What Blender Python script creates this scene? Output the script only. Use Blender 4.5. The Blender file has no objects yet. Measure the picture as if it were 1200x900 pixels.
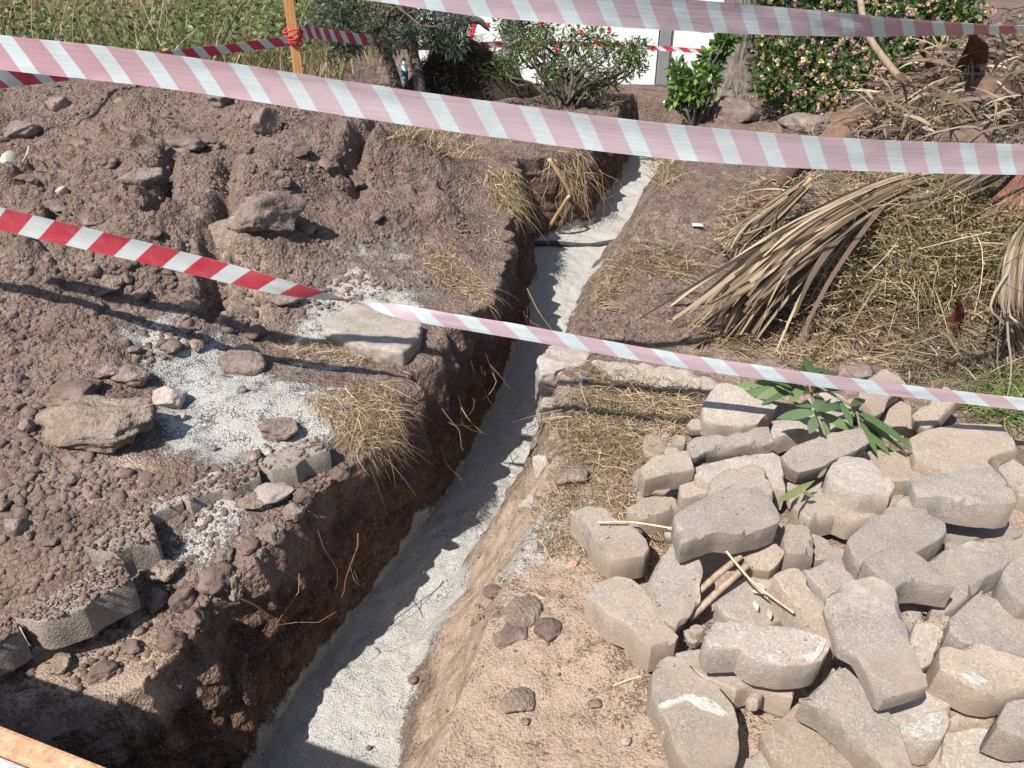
import bpy, bmesh, math, random
import numpy as np
from mathutils import Vector

random.seed(7)
RNG = np.random.default_rng(11)
scene = bpy.context.scene

# ------------------------------------------------------------------ camera, sky, sun, exposure
CAM_H = 1.5
PITCH = math.radians(31.0)
FPX = 924.0                      # focal length in photograph pixels (1200 wide)
cam_data = bpy.data.cameras.new("camera")
cam_data.sensor_width = 36.0
cam_data.lens = FPX / 1200.0 * 36.0
cam_data.clip_start = 0.02
cam_data.clip_end = 600.0
cam = bpy.data.objects.new("camera", cam_data)
scene.collection.objects.link(cam)
cam.location = (0, 0, CAM_H)
cam.rotation_euler = (math.radians(90) - PITCH, 0, 0)
scene.camera = cam

LIGHT = Vector((0.50, 0.55, -1.0)).normalized()      # direction the sunlight travels
world = bpy.data.worlds.new("World")
scene.world = world
world.use_nodes = True
wn = world.node_tree.nodes
bg = wn["Background"]
sky = wn.new("ShaderNodeTexSky")
sky.sky_type = 'NISHITA'
sky.sun_disc = False
sky.sun_elevation = math.asin(-LIGHT.z)
sky.sun_rotation = math.atan2(-LIGHT.x, -LIGHT.y)
sky.air_density = 1.0
sky.dust_density = 1.2
world.node_tree.links.new(sky.outputs[0], bg.inputs[0])
bg.inputs[1].default_value = 0.095
sun_data = bpy.data.lights.new("sun", 'SUN')
sun_data.energy = 5.0
sun_data.angle = math.radians(0.53)
sun_data.color = (1.0, 0.955, 0.89)
sun = bpy.data.objects.new("sun", sun_data)
scene.collection.objects.link(sun)
sun.rotation_euler = LIGHT.to_track_quat('-Z', 'Y').to_euler()
sun.location = (-6, -6, 10)
scene.view_settings.view_transform = 'Standard'
scene.view_settings.look = 'None'
scene.view_settings.exposure = 0.62
scene.view_settings.gamma = 1.0
scene.view_settings.use_curve_mapping = False

# ------------------------------------------------------------------ pixel <-> place helpers
SP, CP = math.sin(PITCH), math.cos(PITCH)
def ray(px, py):
    u = (np.asarray(px, float) - 600) / FPX
    v = (450 - np.asarray(py, float)) / FPX
    return np.stack([u + 0 * v, CP + v * SP + 0 * u, -SP + v * CP + 0 * u], -1)
def P(px, py, z=0.0):                       # point on the level plane z
    d = ray(px, py)
    t = (z - CAM_H) / d[..., 2]
    return d * np.asarray(t)[..., None] + np.array([0, 0, CAM_H])
def PD(px, py, depth):                      # point at a distance along the view axis
    return ray(px, py) * depth + np.array([0, 0, CAM_H])
def depth_of(p):
    return p[1] * CP + (CAM_H - p[2]) * SP

# ------------------------------------------------------------------ numpy noise
def _hash(ix, iy, iz, seed):
    h = (ix.astype(np.int64) * 374761393 + iy.astype(np.int64) * 668265263
         + iz.astype(np.int64) * 2147483647 + seed * 974634777) & 0xFFFFFFFF
    h = ((h ^ (h >> 13)) * 1274126177) & 0xFFFFFFFF
    h = ((h ^ (h >> 15)) * 2246822519) & 0xFFFFFFFF
    return ((h ^ (h >> 16)) & 0xFFFFFF) / float(0xFFFFFF)
def vnoise(x, y, z=None, seed=0):
    x = np.asarray(x, float); y = np.asarray(y, float)
    ix = np.floor(x); iy = np.floor(y)
    fx = x - ix; fy = y - iy
    fx = fx * fx * (3 - 2 * fx); fy = fy * fy * (3 - 2 * fy)
    if z is None:
        zz = np.zeros_like(ix)
        a = _hash(ix, iy, zz, seed); b = _hash(ix + 1, iy, zz, seed)
        c = _hash(ix, iy + 1, zz, seed); d = _hash(ix + 1, iy + 1, zz, seed)
        return (a + (b - a) * fx) * (1 - fy) + (c + (d - c) * fx) * fy
    z = np.asarray(z, float); iz = np.floor(z); fz = z - iz; fz = fz * fz * (3 - 2 * fz)
    r = []
    for k in (0, 1):
        a = _hash(ix, iy, iz + k, seed); b = _hash(ix + 1, iy, iz + k, seed)
        c = _hash(ix, iy + 1, iz + k, seed); d = _hash(ix + 1, iy + 1, iz + k, seed)
        r.append((a + (b - a) * fx) * (1 - fy) + (c + (d - c) * fx) * fy)
    return r[0] + (r[1] - r[0]) * fz
def fbm(x, y, z=None, oct=4, seed=0, gain=0.5):
    s = 0; a = 1; t = 0
    for o in range(oct):
        k = 2.03 ** o
        s = s + a * (vnoise(x * k, y * k, None if z is None else z * k, seed + o * 17) - 0.5)
        t += a; a *= gain
    return s / t * 2
def lumps(x, y, cell, seed=0, rmin=0.35, rmax=0.75, keep=1.0):
    """rounded clods: height of the tallest half-ball over each point, in metres"""
    gx = x / cell; gy = y / cell
    ix = np.floor(gx); iy = np.floor(gy)
    best = np.zeros_like(gx)
    zz = np.zeros_like(ix)
    for dx in (-1, 0, 1):
        for dy in (-1, 0, 1):
            cx = ix + dx; cy = iy + dy
            px = cx + _hash(cx, cy, zz, seed + 1); py = cy + _hash(cx, cy, zz, seed + 2)
            r = rmin + (rmax - rmin) * _hash(cx, cy, zz, seed + 3) ** 2
            k = _hash(cx, cy, zz, seed + 4) < keep
            q = 1 - ((gx - px) ** 2 + (gy - py) ** 2) / (r * r)
            h = np.where(k & (q > 0), np.sqrt(np.maximum(q, 0)) * r, 0)
            best = np.maximum(best, h)
    return best * cell
def sstep(a, b, x):
    t = np.clip((x - a) / (b - a), 0, 1)
    return t * t * (3 - 2 * t)

# ------------------------------------------------------------------ mesh helpers
def link(name, me, parent=None):
    o = bpy.data.objects.new(name, me)
    scene.collection.objects.link(o)
    if parent is not None:
        o.parent = parent
    return o
def np_mesh(name, V, F, mat=None, smooth=False, col=None, uv=None):
    """V (n,3); F (m,k) int array (one polygon size) ; col (n,3) per-vertex colour"""
    me = bpy.data.meshes.new(name)
    V = np.ascontiguousarray(V, np.float32); F = np.ascontiguousarray(F, np.int32)
    k = F.shape[1]
    me.vertices.add(len(V)); me.vertices.foreach_set("co", V.ravel())
    me.loops.add(F.size); me.loops.foreach_set("vertex_index", F.ravel())
    me.polygons.add(len(F))
    me.polygons.foreach_set("loop_start", np.arange(0, F.size, k, dtype=np.int32))
    if smooth:
        me.polygons.foreach_set("use_smooth", np.ones(len(F), bool))
    me.update(calc_edges=True)
    if col is not None:
        at = me.color_attributes.new("Col", 'FLOAT_COLOR', 'POINT')
        c4 = np.ones((len(V), 4), np.float32); c4[:, :3] = col
        at.data.foreach_set("color", c4.ravel())
    if uv is not None:
        ul = me.uv_layers.new(name="UVMap")
        ul.data.foreach_set("uv", np.ascontiguousarray(uv[F.ravel()], np.float32).ravel())
    if mat is not None:
        me.materials.append(mat)
    return me
def empty(name, loc):
    o = bpy.data.objects.new(name, None)
    o.empty_display_size = 0.05
    scene.collection.objects.link(o)
    o.location = loc
    return o
def tag(o, label=None, cat=None, group=None, kind=None):
    if label: o["label"] = label
    if cat: o["category"] = cat
    if group: o["group"] = group
    if kind: o["kind"] = kind
    return o
def joinVF(parts):
    Vs, Fs, Cs, n = [], [], [], 0
    for p in parts:
        Vs.append(p[0]); Fs.append(p[1] + n); n += len(p[0])
        if len(p) > 2: Cs.append(p[2])
    return np.concatenate(Vs), np.concatenate(Fs), (np.concatenate(Cs) if Cs else None)
def tubeVF(pts, rad, sides=8, col=None):
    pts = np.asarray(pts, float); n = len(pts)
    rad = np.broadcast_to(np.asarray(rad, float), (n,))
    T = np.gradient(pts, axis=0); T /= np.linalg.norm(T, axis=1)[:, None] + 1e-9
    ref = np.array([0.3, 0.2, 1.0]) if abs(T[0, 2]) < 0.85 else np.array([1.0, 0.1, 0])
    A = np.cross(T, ref); A /= np.linalg.norm(A, axis=1)[:, None] + 1e-9
    B = np.cross(T, A)
    an = np.linspace(0, 2 * np.pi, sides, endpoint=False)
    V = pts[:, None, :] + rad[:, None, None] * (np.cos(an)[None, :, None] * A[:, None, :] + np.sin(an)[None, :, None] * B[:, None, :])
    V = V.reshape(-1, 3)
    i = np.arange(n - 1)[:, None] * sides; j = np.arange(sides)[None, :]; j2 = (j + 1) % sides
    F = np.stack([i + j, i + j2, i + sides + j2, i + sides + j], -1).reshape(-1, 4)
    c0 = len(V); V = np.concatenate([V, pts[:1], pts[-1:]])
    jj = np.arange(sides); jj2 = (jj + 1) % sides
    cap1 = np.stack([jj2, jj, np.full(sides, c0), np.full(sides, c0)], -1)
    # caps as degenerate-free small quads would repeat a vertex: keep them slightly domed rings instead
    V = V[:-2]
    out = [V, F]
    if col is not None:
        out.append(np.tile(np.asarray(col, float), (len(V), 1)))
    return tuple(out)
def closed_tube(pts, rad, sides=8, col=None):
    """tube whose ends taper shut"""
    pts = np.asarray(pts, float)
    rad = np.broadcast_to(np.asarray(rad, float), (len(pts),)).copy()
    t0 = pts[0] - pts[1]; t0 /= np.linalg.norm(t0); t1 = pts[-1] - pts[-2]; t1 /= np.linalg.norm(t1)
    e = 0.0008
    pts = np.concatenate([[pts[0] + t0 * e], pts, [pts[-1] + t1 * e]])
    rad = np.concatenate([[rad[0] * 0.02], rad, [rad[-1] * 0.02]])
    return tubeVF(pts, rad, sides, col)
def bez(pts, n=24):
    """Catmull-Rom through points (any number of columns)"""
    p = np.asarray(pts, float)
    p = np.concatenate([[2 * p[0] - p[1]], p, [2 * p[-1] - p[-2]]])
    out = []
    m = len(p) - 3
    for s in np.linspace(0, m, n):
        i = min(int(s), m - 1); t = s - i
        a, b, c, d = p[i:i + 4]
        out.append(0.5 * ((2 * b) + (-a + c) * t + (2 * a - 5 * b + 4 * c - d) * t * t + (-a + 3 * b - 3 * c + d) * t ** 3))
    return np.array(out)
def boxVF(lo, hi):
    x0, y0, z0 = lo; x1, y1, z1 = hi
    V = np.array([[x0, y0, z0], [x1, y0, z0], [x1, y1, z0], [x0, y1, z0], [x0, y0, z1], [x1, y0, z1], [x1, y1, z1], [x0, y1, z1]], float)
    F = np.array([[0, 3, 2, 1], [4, 5, 6, 7], [0, 1, 5, 4], [1, 2, 6, 5], [2, 3, 7, 6], [3, 0, 4, 7]])
    return V, F
def ribbons(P0, D, L, W, bend, seg=3, prof='blade', col=None, rng=RNG, side=None):
    """many thin curved blades / leaves as quads; returns V, F, C"""
    n = len(P0)
    D = D / (np.linalg.norm(D, axis=1)[:, None] + 1e-9)
    L = np.broadcast_to(L, (n,)); W = np.broadcast_to(W, (n,))
    if side is None:
        side = np.cross(D, rng.normal(size=(n, 3)))
    side = side / (np.linalg.norm(side, axis=1)[:, None] + 1e-9)
    s = np.linspace(0, 1, seg + 1)
    if prof == 'blade': w = 1 - 0.92 * s ** 1.6
    elif prof == 'strip': w = 1 - 0.5 * s ** 3
    else: w = np.maximum(np.sin(np.pi * np.clip(s, 0, 1)) ** 0.75, 0.06)
    C0 = P0[:, None, :] + D[:, None, :] * (L[:, None] * s)[..., None] + bend[:, None, :] * (L[:, None] * s ** 2)[..., None]
    off = side[:, None, :] * (W[:, None] * w)[..., None] * 0.5
    V = np.stack([C0 - off, C0 + off], 2)
    base = np.arange(n)[:, None] * (2 * (seg + 1)); k = np.arange(seg)[None, :] * 2
    F = np.stack([base + k, base + k + 1, base + k + 3, base + k + 2], -1).reshape(-1, 4)
    C = None
    if col is not None:
        C = np.repeat(col, 2 * (seg + 1), axis=0)
    return V.reshape(-1, 3), F, C
def palette(n, cols, rng=RNG, jit=0.18):
    cols = np.asarray(cols, float)
    c = cols[rng.integers(0, len(cols), n)]
    return np.clip(c * (1 + rng.normal(0, jit, (n, 1))) * (1 + rng.normal(0, 0.025, (n, 3))), 0.004, 1)

# ------------------------------------------------------------------ materials
def new_mat(name):
    m = bpy.data.materials.new(name); m.use_nodes = True
    nt = m.node_tree
    return m, nt.nodes, nt.links, nt.nodes["Principled BSDF"]
def ramp(nodes, stops):
    r = nodes.new("ShaderNodeValToRGB")
    el = r.color_ramp.elements
    while len(el) < len(stops): el.new(0.5)
    for e, (p, c) in zip(el, stops):
        e.position = p; e.color = (*c, 1) if len(c) == 3 else c
    return r
def noise_node(nodes, links, scale, detail=6, rough=0.6, coord=None, dist=0.0):
    n = nodes.new("ShaderNodeTexNoise")
    n.inputs["Scale"].default_value = scale; n.inputs["Detail"].default_value = detail
    n.inputs["Roughness"].default_value = rough; n.inputs["Distortion"].default_value = dist
    if coord is not None: links.new(coord, n.inputs["Vector"])
    return n
def mixc(nodes, links, fac, a, b, blend='MIX'):
    m = nodes.new("ShaderNodeMix"); m.data_type = 'RGBA'; m.blend_type = blend
    for sock, v in ((0, fac), (6, a), (7, b)):
        if hasattr(v, "is_output"): links.new(v, m.inputs[sock])
        elif sock == 0: m.inputs[0].default_value = v
        else: m.inputs[sock].default_value = (*v, 1)
    return m.outputs[2]
def mapr(nodes, links, val, a, b, c=0.0, d=1.0):
    m = nodes.new("ShaderNodeMapRange")
    links.new(val, m.inputs[0])
    for i, v in zip((1, 2, 3, 4), (a, b, c, d)): m.inputs[i].default_value = v
    return m.outputs[0]
def mathn(nodes, links, op, a, b=None):
    m = nodes.new("ShaderNodeMath"); m.operation = op
    for i, v in enumerate((a, b)):
        if v is None: continue
        if hasattr(v, "is_output"): links.new(v, m.inputs[i])
        else: m.inputs[i].default_value = v
    return m.outputs[0]
def bumpn(nodes, links, height, strength=0.5, dist=0.01, prev=None):
    b = nodes.new("ShaderNodeBump")
    b.inputs["Strength"].default_value = strength; b.inputs["Distance"].default_value = dist
    links.new(height, b.inputs["Height"])
    if prev is not None: links.new(prev, b.inputs["Normal"])
    return b.outputs[0]

def mottled(name, c1, c2, c3=None, lime=0.0, grain=None, scale=12, fine=140, rough=0.92, bump=0.5, bdist=0.004, speck=None, per_object=0.12, spec=0.25):
    m, N, L, B = new_mat(name)
    tc = N.new("ShaderNodeTexCoord").outputs["Object"]
    a = noise_node(N, L, scale, 4, 0.65, tc)
    f = noise_node(N, L, fine, 2, 0.7, tc)
    stops = [(0.3, c1), (0.68, c2)] if c3 is None else [(0.28, c1), (0.52, c2), (0.74, c3)]
    r = ramp(N, stops); L.new(a.outputs[0], r.inputs[0])
    g0, g1 = grain or ((0.86, 1.12) if lime else (0.74, 1.22))
    fm = mapr(N, L, f.outputs[0], 0.3, 0.7, g0, g1)
    mul = N.new("ShaderNodeMix"); mul.data_type = 'RGBA'; mul.blend_type = 'MULTIPLY'; mul.inputs[0].default_value = 1
    L.new(r.outputs[0], mul.inputs[6])
    cmb = N.new("ShaderNodeCombineColor")
    for i in range(3): L.new(fm, cmb.inputs[i])
    L.new(cmb.outputs[0], mul.inputs[7]); col = mul.outputs[2]
    if speck is not None:
        v = N.new("ShaderNodeTexVoronoi"); v.inputs["Scale"].default_value = fine * 1.7; L.new(tc, v.inputs["Vector"])
        sp = N.new("ShaderNodeSeparateColor"); L.new(v.outputs["Color"], sp.inputs[0])
        col = mixc(N, L, mapr(N, L, sp.outputs[0], 0.80, 0.90, 0, 0.30), col, speck)
        col = mixc(N, L, mapr(N, L, sp.outputs[1], 0.88, 0.95, 0, 0.35), col, tuple(x * 0.45 for x in c1))
    if lime:
        w = noise_node(N, L, 7.5, 4, 0.7, tc)
        col = mixc(N, L, mapr(N, L, w.outputs[0], 0.56, 0.70, 0, lime), col, (0.56, 0.54, 0.51))
        d_ = noise_node(N, L, 4.3, 3, 0.6, tc)
        col = mixc(N, L, mapr(N, L, d_.outputs[0], 0.44, 0.66, 0, 0.75), col, (0.25, 0.19, 0.145))
    if per_object:
        oi = N.new("ShaderNodeObjectInfo")
        hsv = N.new("ShaderNodeHueSaturation"); L.new(col, hsv.inputs["Color"])
        L.new(mapr(N, L, oi.outputs["Random"], 0, 1, 1 - per_object, 1 + per_object), hsv.inputs["Value"])
        col = hsv.outputs[0]
    L.new(col, B.inputs["Base Color"])
    B.inputs["Roughness"].default_value = rough
    B.inputs["Specular IOR Level"].default_value = spec
    h = mathn(N, L, 'ADD', mathn(N, L, 'MULTIPLY', a.outputs[0], 1.2), f.outputs[0])
    L.new(bumpn(N, L, h, bump, bdist), B.inputs["Normal"])
    return m

def veg_mat(name, trans=0.25, rough=0.6, spec=0.3):
    m, N, L, B = new_mat(name)
    at = N.new("ShaderNodeAttribute"); at.attribute_name = "Col"
    L.new(at.outputs["Color"], B.inputs["Base Color"])
    B.inputs["Roughness"].default_value = rough
    B.inputs["Specular IOR Level"].default_value = spec
    tr = N.new("ShaderNodeBsdfTranslucent"); L.new(at.outputs["Color"], tr.inputs[0])
    mx = N.new("ShaderNodeMixShader"); mx.inputs[0].default_value = trans
    L.new(B.outputs[0], mx.inputs[1]); L.new(tr.outputs[0], mx.inputs[2])
    L.new(mx.outputs[0], N["Material Output"].inputs[0])
    return m
M_LEAF = veg_mat("leaf_surface", 0.28, 0.5, 0.4)
M_STRAW = veg_mat("straw_surface", 0.15, 0.75, 0.2)

def soil_material():
    m, N, L, B = new_mat("soil")
    tc = N.new("ShaderNodeTexCoord").outputs["Object"]
    at = N.new("ShaderNodeAttribute"); at.attribute_name = "Col"
    sep = N.new("ShaderNodeSeparateColor"); L.new(at.outputs["Color"], sep.inputs[0])
    big = noise_node(N, L, 2.2, 2, 0.6, tc)
    mid = noise_node(N, L, 17, 4, 0.68, tc)
    fine = noise_node(N, L, 150, 2, 0.75, tc)
    earth = ramp(N, [(0.28, (0.088, 0.061, 0.050)), (0.5, (0.172, 0.124, 0.102)), (0.74, (0.272, 0.210, 0.178))])
    L.new(mid.outputs[0], earth.inputs[0])
    hsv = mixc(N, L, mapr(N, L, big.outputs[0], 0.38, 0.62, 0, 0.55), earth.outputs[0], (0.215, 0.155, 0.122))
    dust = noise_node(N, L, 5.5, 3, 0.7, tc)
    hsv = mixc(N, L, mapr(N, L, dust.outputs[0], 0.54, 0.70, 0, 0.55), hsv, (0.285, 0.225, 0.190))
    hsv = mixc(N, L, mapr(N, L, dust.outputs[0], 0.42, 0.30, 0, 0.6), hsv, (0.085, 0.056, 0.045))
    clay = ramp(N, [(0.3, (0.285, 0.210, 0.153)), (0.7, (0.395, 0.308, 0.238))]); L.new(mid.outputs[0], clay.inputs[0])
    red = ramp(N, [(0.3, (0.085, 0.052, 0.038)), (0.7, (0.165, 0.105, 0.078))]); L.new(mid.outputs[0], red.inputs[0])
    # crushed grey sand: single grains
    v = N.new("ShaderNodeTexVoronoi"); v.inputs["Scale"].default_value = 330; L.new(tc, v.inputs["Vector"])
    vs = N.new("ShaderNodeSeparateColor"); L.new(v.outputs["Color"], vs.inputs[0])
    grain = ramp(N, [(0.0, (0.24, 0.235, 0.22)), (0.3, (0.38, 0.37, 0.352)), (0.8, (0.47, 0.462, 0.443)), (1.0, (0.55, 0.545, 0.528))])
    L.new(vs.outputs[0], grain.inputs[0])
    gr2 = mixc(N, L, mapr(N, L, mid.outputs[0], 0.40, 0.72, 0.0, 0.55), grain.outputs[0], (0.37, 0.335, 0.29))
    gr2 = mixc(N, L, mapr(N, L, big.outputs[0], 0.45, 0.65, 0.0, 0.4), gr2, (0.40, 0.37, 0.33))
    # edges between materials broken up by noise
    nz = mathn(N, L, 'MULTIPLY', mathn(N, L, 'SUBTRACT', mathn(N, L, 'ADD', mid.outputs[0], fine.outputs[0]), 1.0), 1.1)
    gm = mapr(N, L, mathn(N, L, 'ADD', sep.outputs[0], mathn(N, L, 'MULTIPLY', nz, 1.5)), 0.32, 0.72)
    cm = mapr(N, L, mathn(N, L, 'ADD', sep.outputs[1], nz), 0.2, 0.8)
    rm = mapr(N, L, mathn(N, L, 'ADD', sep.outputs[2], nz), 0.2, 0.8)
    col = mixc(N, L, cm, hsv, clay.outputs[0])
    col = mixc(N, L, rm, col, red.outputs[0])
    # small pale grit all over the earth
    v2 = N.new("ShaderNodeTexVoronoi"); v2.inputs["Scale"].default_value = 95; L.new(tc, v2.inputs["Vector"])
    v2s = N.new("ShaderNodeSeparateColor"); L.new(v2.outputs["Color"], v2s.inputs[0])
    grit = mathn(N, L, 'MULTIPLY', mapr(N, L, v2s.outputs[0], 0.90, 0.93), mapr(N, L, v2.outputs["Distance"], 0.25, 0.5, 0.5, 0.0))
    col = mixc(N, L, grit, col, (0.37, 0.30, 0.25))
    fm = mapr(N, L, fine.outputs[0], 0.3, 0.7, 0.70, 1.26)
    cmb = N.new("ShaderNodeCombineColor")
    for i in range(3): L.new(fm, cmb.inputs[i])
    col = mixc(N, L, 1.0, col, cmb.outputs[0], 'MULTIPLY')
    col = mixc(N, L, gm, col, gr2)
    L.new(col, B.inputs["Base Color"])
    B.inputs["Roughness"].default_value = 0.96
    B.inputs["Specular IOR Level"].default_value = 0.15
    h = mathn(N, L, 'ADD', mathn(N, L, 'MULTIPLY', fine.outputs[0], 0.8), mathn(N, L, 'MULTIPLY', mid.outputs[0], mathn(N, L, 'SUBTRACT', 1.1, mathn(N, L, 'MULTIPLY', mathn(N, L, 'MAXIMUM', gm, cm), 0.6))))
    h = mathn(N, L, 'ADD', h, mathn(N, L, 'MULTIPLY', mathn(N, L, 'MULTIPLY', vs.outputs[1], gm), 0.05))
    vb = N.new("ShaderNodeTexVoronoi"); vb.inputs["Scale"].default_value = 62; L.new(tc, vb.inputs["Vector"])
    crumb = mathn(N, L, 'MULTIPLY', mathn(N, L, 'MULTIPLY', vb.outputs["Distance"], -1.35), mathn(N, L, 'SUBTRACT', 1.05, mathn(N, L, 'MAXIMUM', gm, mathn(N, L, 'MULTIPLY', cm, 1.0))))
    h = mathn(N, L, 'ADD', h, crumb)
    vc = N.new("ShaderNodeTexVoronoi"); vc.inputs["Scale"].default_value = 165; L.new(tc, vc.inputs["Vector"])
    h = mathn(N, L, 'ADD', h, mathn(N, L, 'MULTIPLY', mathn(N, L, 'MULTIPLY', vc.outputs["Distance"], mathn(N, L, 'SUBTRACT', 1.0, mathn(N, L, 'MULTIPLY', mathn(N, L, 'MAXIMUM', gm, cm), 0.75))), -0.6))
    L.new(bumpn(N, L, h, 0.9, 0.011), B.inputs["Normal"])
    return m
M_SOIL = soil_material()
M_CLOD = mottled("clod_earth", (0.088, 0.062, 0.051), (0.165, 0.120, 0.099), (0.265, 0.206, 0.176), scale=9, fine=200, bump=0.9, bdist=0.004, per_object=0.0)
M_STONE = mottled("stone_mauve", (0.145, 0.108, 0.093), (0.212, 0.163, 0.142), (0.290, 0.233, 0.207), scale=16, fine=90, bump=0.9, bdist=0.010)
M_STONE_TAN = mottled("stone_tan", (0.155, 0.118, 0.093), (0.220, 0.172, 0.138), (0.295, 0.240, 0.198), scale=16, fine=90, bump=0.95, bdist=0.011)
M_STONE_PALE = mottled("stone_pale", (0.25, 0.20, 0.175), (0.335, 0.278, 0.245), (0.42, 0.36, 0.325), scale=16, fine=110, bump=0.45, bdist=0.004)
M_CONC = mottled("concrete_grey", (0.211, 0.183, 0.157), (0.275, 0.240, 0.207), (0.338, 0.298, 0.260), lime=.5, scale=11, fine=190, bump=0.55, bdist=0.0035, speck=(0.50, 0.47, 0.43))
M_CONC_TAN = mottled("concrete_dusty_tan", (0.242, 0.200, 0.164), (0.308, 0.257, 0.213), (0.365, 0.310, 0.262), lime=.35, scale=9, fine=160, bump=0.38, bdist=0.003, speck=(0.5, 0.45, 0.4))
M_CONC_PALE = mottled("concrete_pale", (0.273, 0.236, 0.201), (0.339, 0.297, 0.255), (0.396, 0.355, 0.310), lime=.6, scale=7, fine=150, bump=0.4, bdist=0.003, speck=(0.62, 0.60, 0.56))
M_CONC_SANDY = mottled("concrete_sandy", (0.252, 0.202, 0.162), (0.315, 0.257, 0.206), (0.365, 0.304, 0.251), lime=.3, scale=8, fine=150, bump=0.5, bdist=0.003, speck=(0.52, 0.45, 0.38))
M_CONC_EDGE = mottled("concrete_earthy", (0.195, 0.162, 0.136), (0.265, 0.224, 0.190), (0.345, 0.298, 0.256), scale=12, fine=170, bump=0.7, bdist=0.005, speck=(0.44, 0.41, 0.38))
M_MORTAR = mottled("mortar_white", (0.33, 0.30, 0.265), (0.43, 0.40, 0.36), (0.53, 0.505, 0.47), scale=60, fine=150, bump=0.7, bdist=0.005)

# ------------------------------------------------------------------ the lie of the land
def line_y(pts, extra=()):
    """x as a function of y along the trench from (px, py, z) sightings and plain (y, x) pairs"""
    a = [(float(P(px, py, z)[1]), float(P(px, py, z)[0])) for px, py, z in pts] + list(extra)
    a.sort()
    a = np.array(a)
    return a[:, 0], a[:, 1]
FLOOR_Z = -0.45
_LT = line_y([(160, 800, 0.0), (230, 720, .05), (300, 650, .08), (390, 575, .10), (450, 520, .12), (500, 440, .13), (560, 380, .13), (597, 330, .12), (607, 290, .12)],
             [(-3, -2.2), (0.3, -1.15), (1.0, -0.95), (4.72, 0.02), (4.92, 0.26), (5.06, 0.47), (6.0, 0.75), (7.0, 1.03), (9, 1.3), (60, 3)])
_LB = line_y([(290, 900, -.45), (355, 800, -.45), (415, 720, -.45), (480, 635, -.45), (535, 560, -.45), (590, 460, -.45), (616, 390, -.42), (624, 330, -.37)],
             [(-3, -2.05), (0.3, -1.0), (4.60, 0.10), (4.86, 0.34), (5.0, 0.52), (6.0, 0.82), (7.0, 1.06), (9, 1.36), (60, 3.1)])
_RB = line_y([(465, 900, -.45), (482, 760, -.45), (553, 640, -.45), (609, 580, -.45), (624, 520, -.45), (641, 440, -.45), (660, 400, -.43), (676, 360, -.39), (694, 320, -.36), (733, 270, -.30), (764, 208, -.27)],
             [(-3, -1.6), (0.3, -0.62), (7.2, 1.42), (9, 1.7), (60, 3.4)])
_RT = line_y([(545, 800, 0), (575, 720, 0), (618, 640, 0), (640, 590, 0), (645, 500, 0), (656, 450, 0), (692, 380, 0), (716, 340, 0), (745, 300, 0), (776, 240, 0), (790, 203, 0)],
             [(-3, -1.2), (0.3, -0.36), (7.2, 1.55), (9, 1.8), (60, 3.6)])
def tl(which, y):
    a = {'LT': _LT, 'LB': _LB, 'RB': _RB, 'RT': _RT}[which]
    return np.interp(y, a[0], a[1])

def ctrl(px_pts, world_pts):
    a = [list(P(px, py, z)) for px, py, z in px_pts] + [list(w) for w in world_pts]
    return np.array(a, float)
CL = ctrl([(100, 655, .165), (20, 700, .15), (165, 590, .165), (240, 545, .16), (330, 515, .155), (0, 830, -.16), (60, 800, -.10), (130, 770, -.04), (200, 740, 0.0), (20, 745, .12), (100, 690, .13), (180, 620, .14), (250, 575, .14), (350, 540, .14),
           (290, 620, .07), (240, 660, .04), (230, 612, .07), (325, 578, .07), (365, 568, .05), (130, 722, .02), (60, 760, -.01), (185, 655, .05), (395, 548, .06), (280, 480, .15), (300, 420, .16), (430, 380, .16), (420, 470, .13), (480, 430, .13), (100, 500, .21), (20, 520, .22), (60, 600, .17),
           (100, 400, .27), (200, 370, .26), (300, 350, .24), (20, 340, .36), (20, 300, .43), (150, 250, .52), (300, 250, .43), (400, 250, .35), (400, 320, .23),
           (500, 300, .21), (550, 340, .14), (600, 300, .12), (480, 230, .32), (0, 200, .58), (150, 170, .62), (300, 180, .56), (0, 110, .72), (150, 97, .74), (300, 118, .69), (400, 140, .6),
           (480, 162, .48), (550, 192, .3), (610, 200, .22), (570, 250, .17)],
          [(0.6, 7.7, .12), (1.4, 7.7, .12), (1, 9, .05), (2, 9, .05), (0, 9, .05), (1.5, 12, 0), (-2.5, 5.0, .55), (-1.2, 5.1, .45), (-4, 5.0, .55), (-5, 3.5, .6), (-3, 2.4, .5), (-2.2, 1.6, .3), (-1.8, 1.0, .0), (-2.5, 0.2, -.1), (-4, 0, .0), (-8, 3, .3),
           (-1, 6, .22), (-3, 6.3, .25), (-6, 6.5, .3), (-10, 8, .3), (-3, 9, .1), (-8, 14, .2), (0.1, 5.0, .2), (0.4, 5.6, .22), (0.5, 6.6, .2), (-.3, 6.6, .2), (0, 8, .1), (-3, 16, .1), (0, 16, .0), (-30, 30, .0), (0, 60, 0), (-20, 0, 0)])
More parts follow.
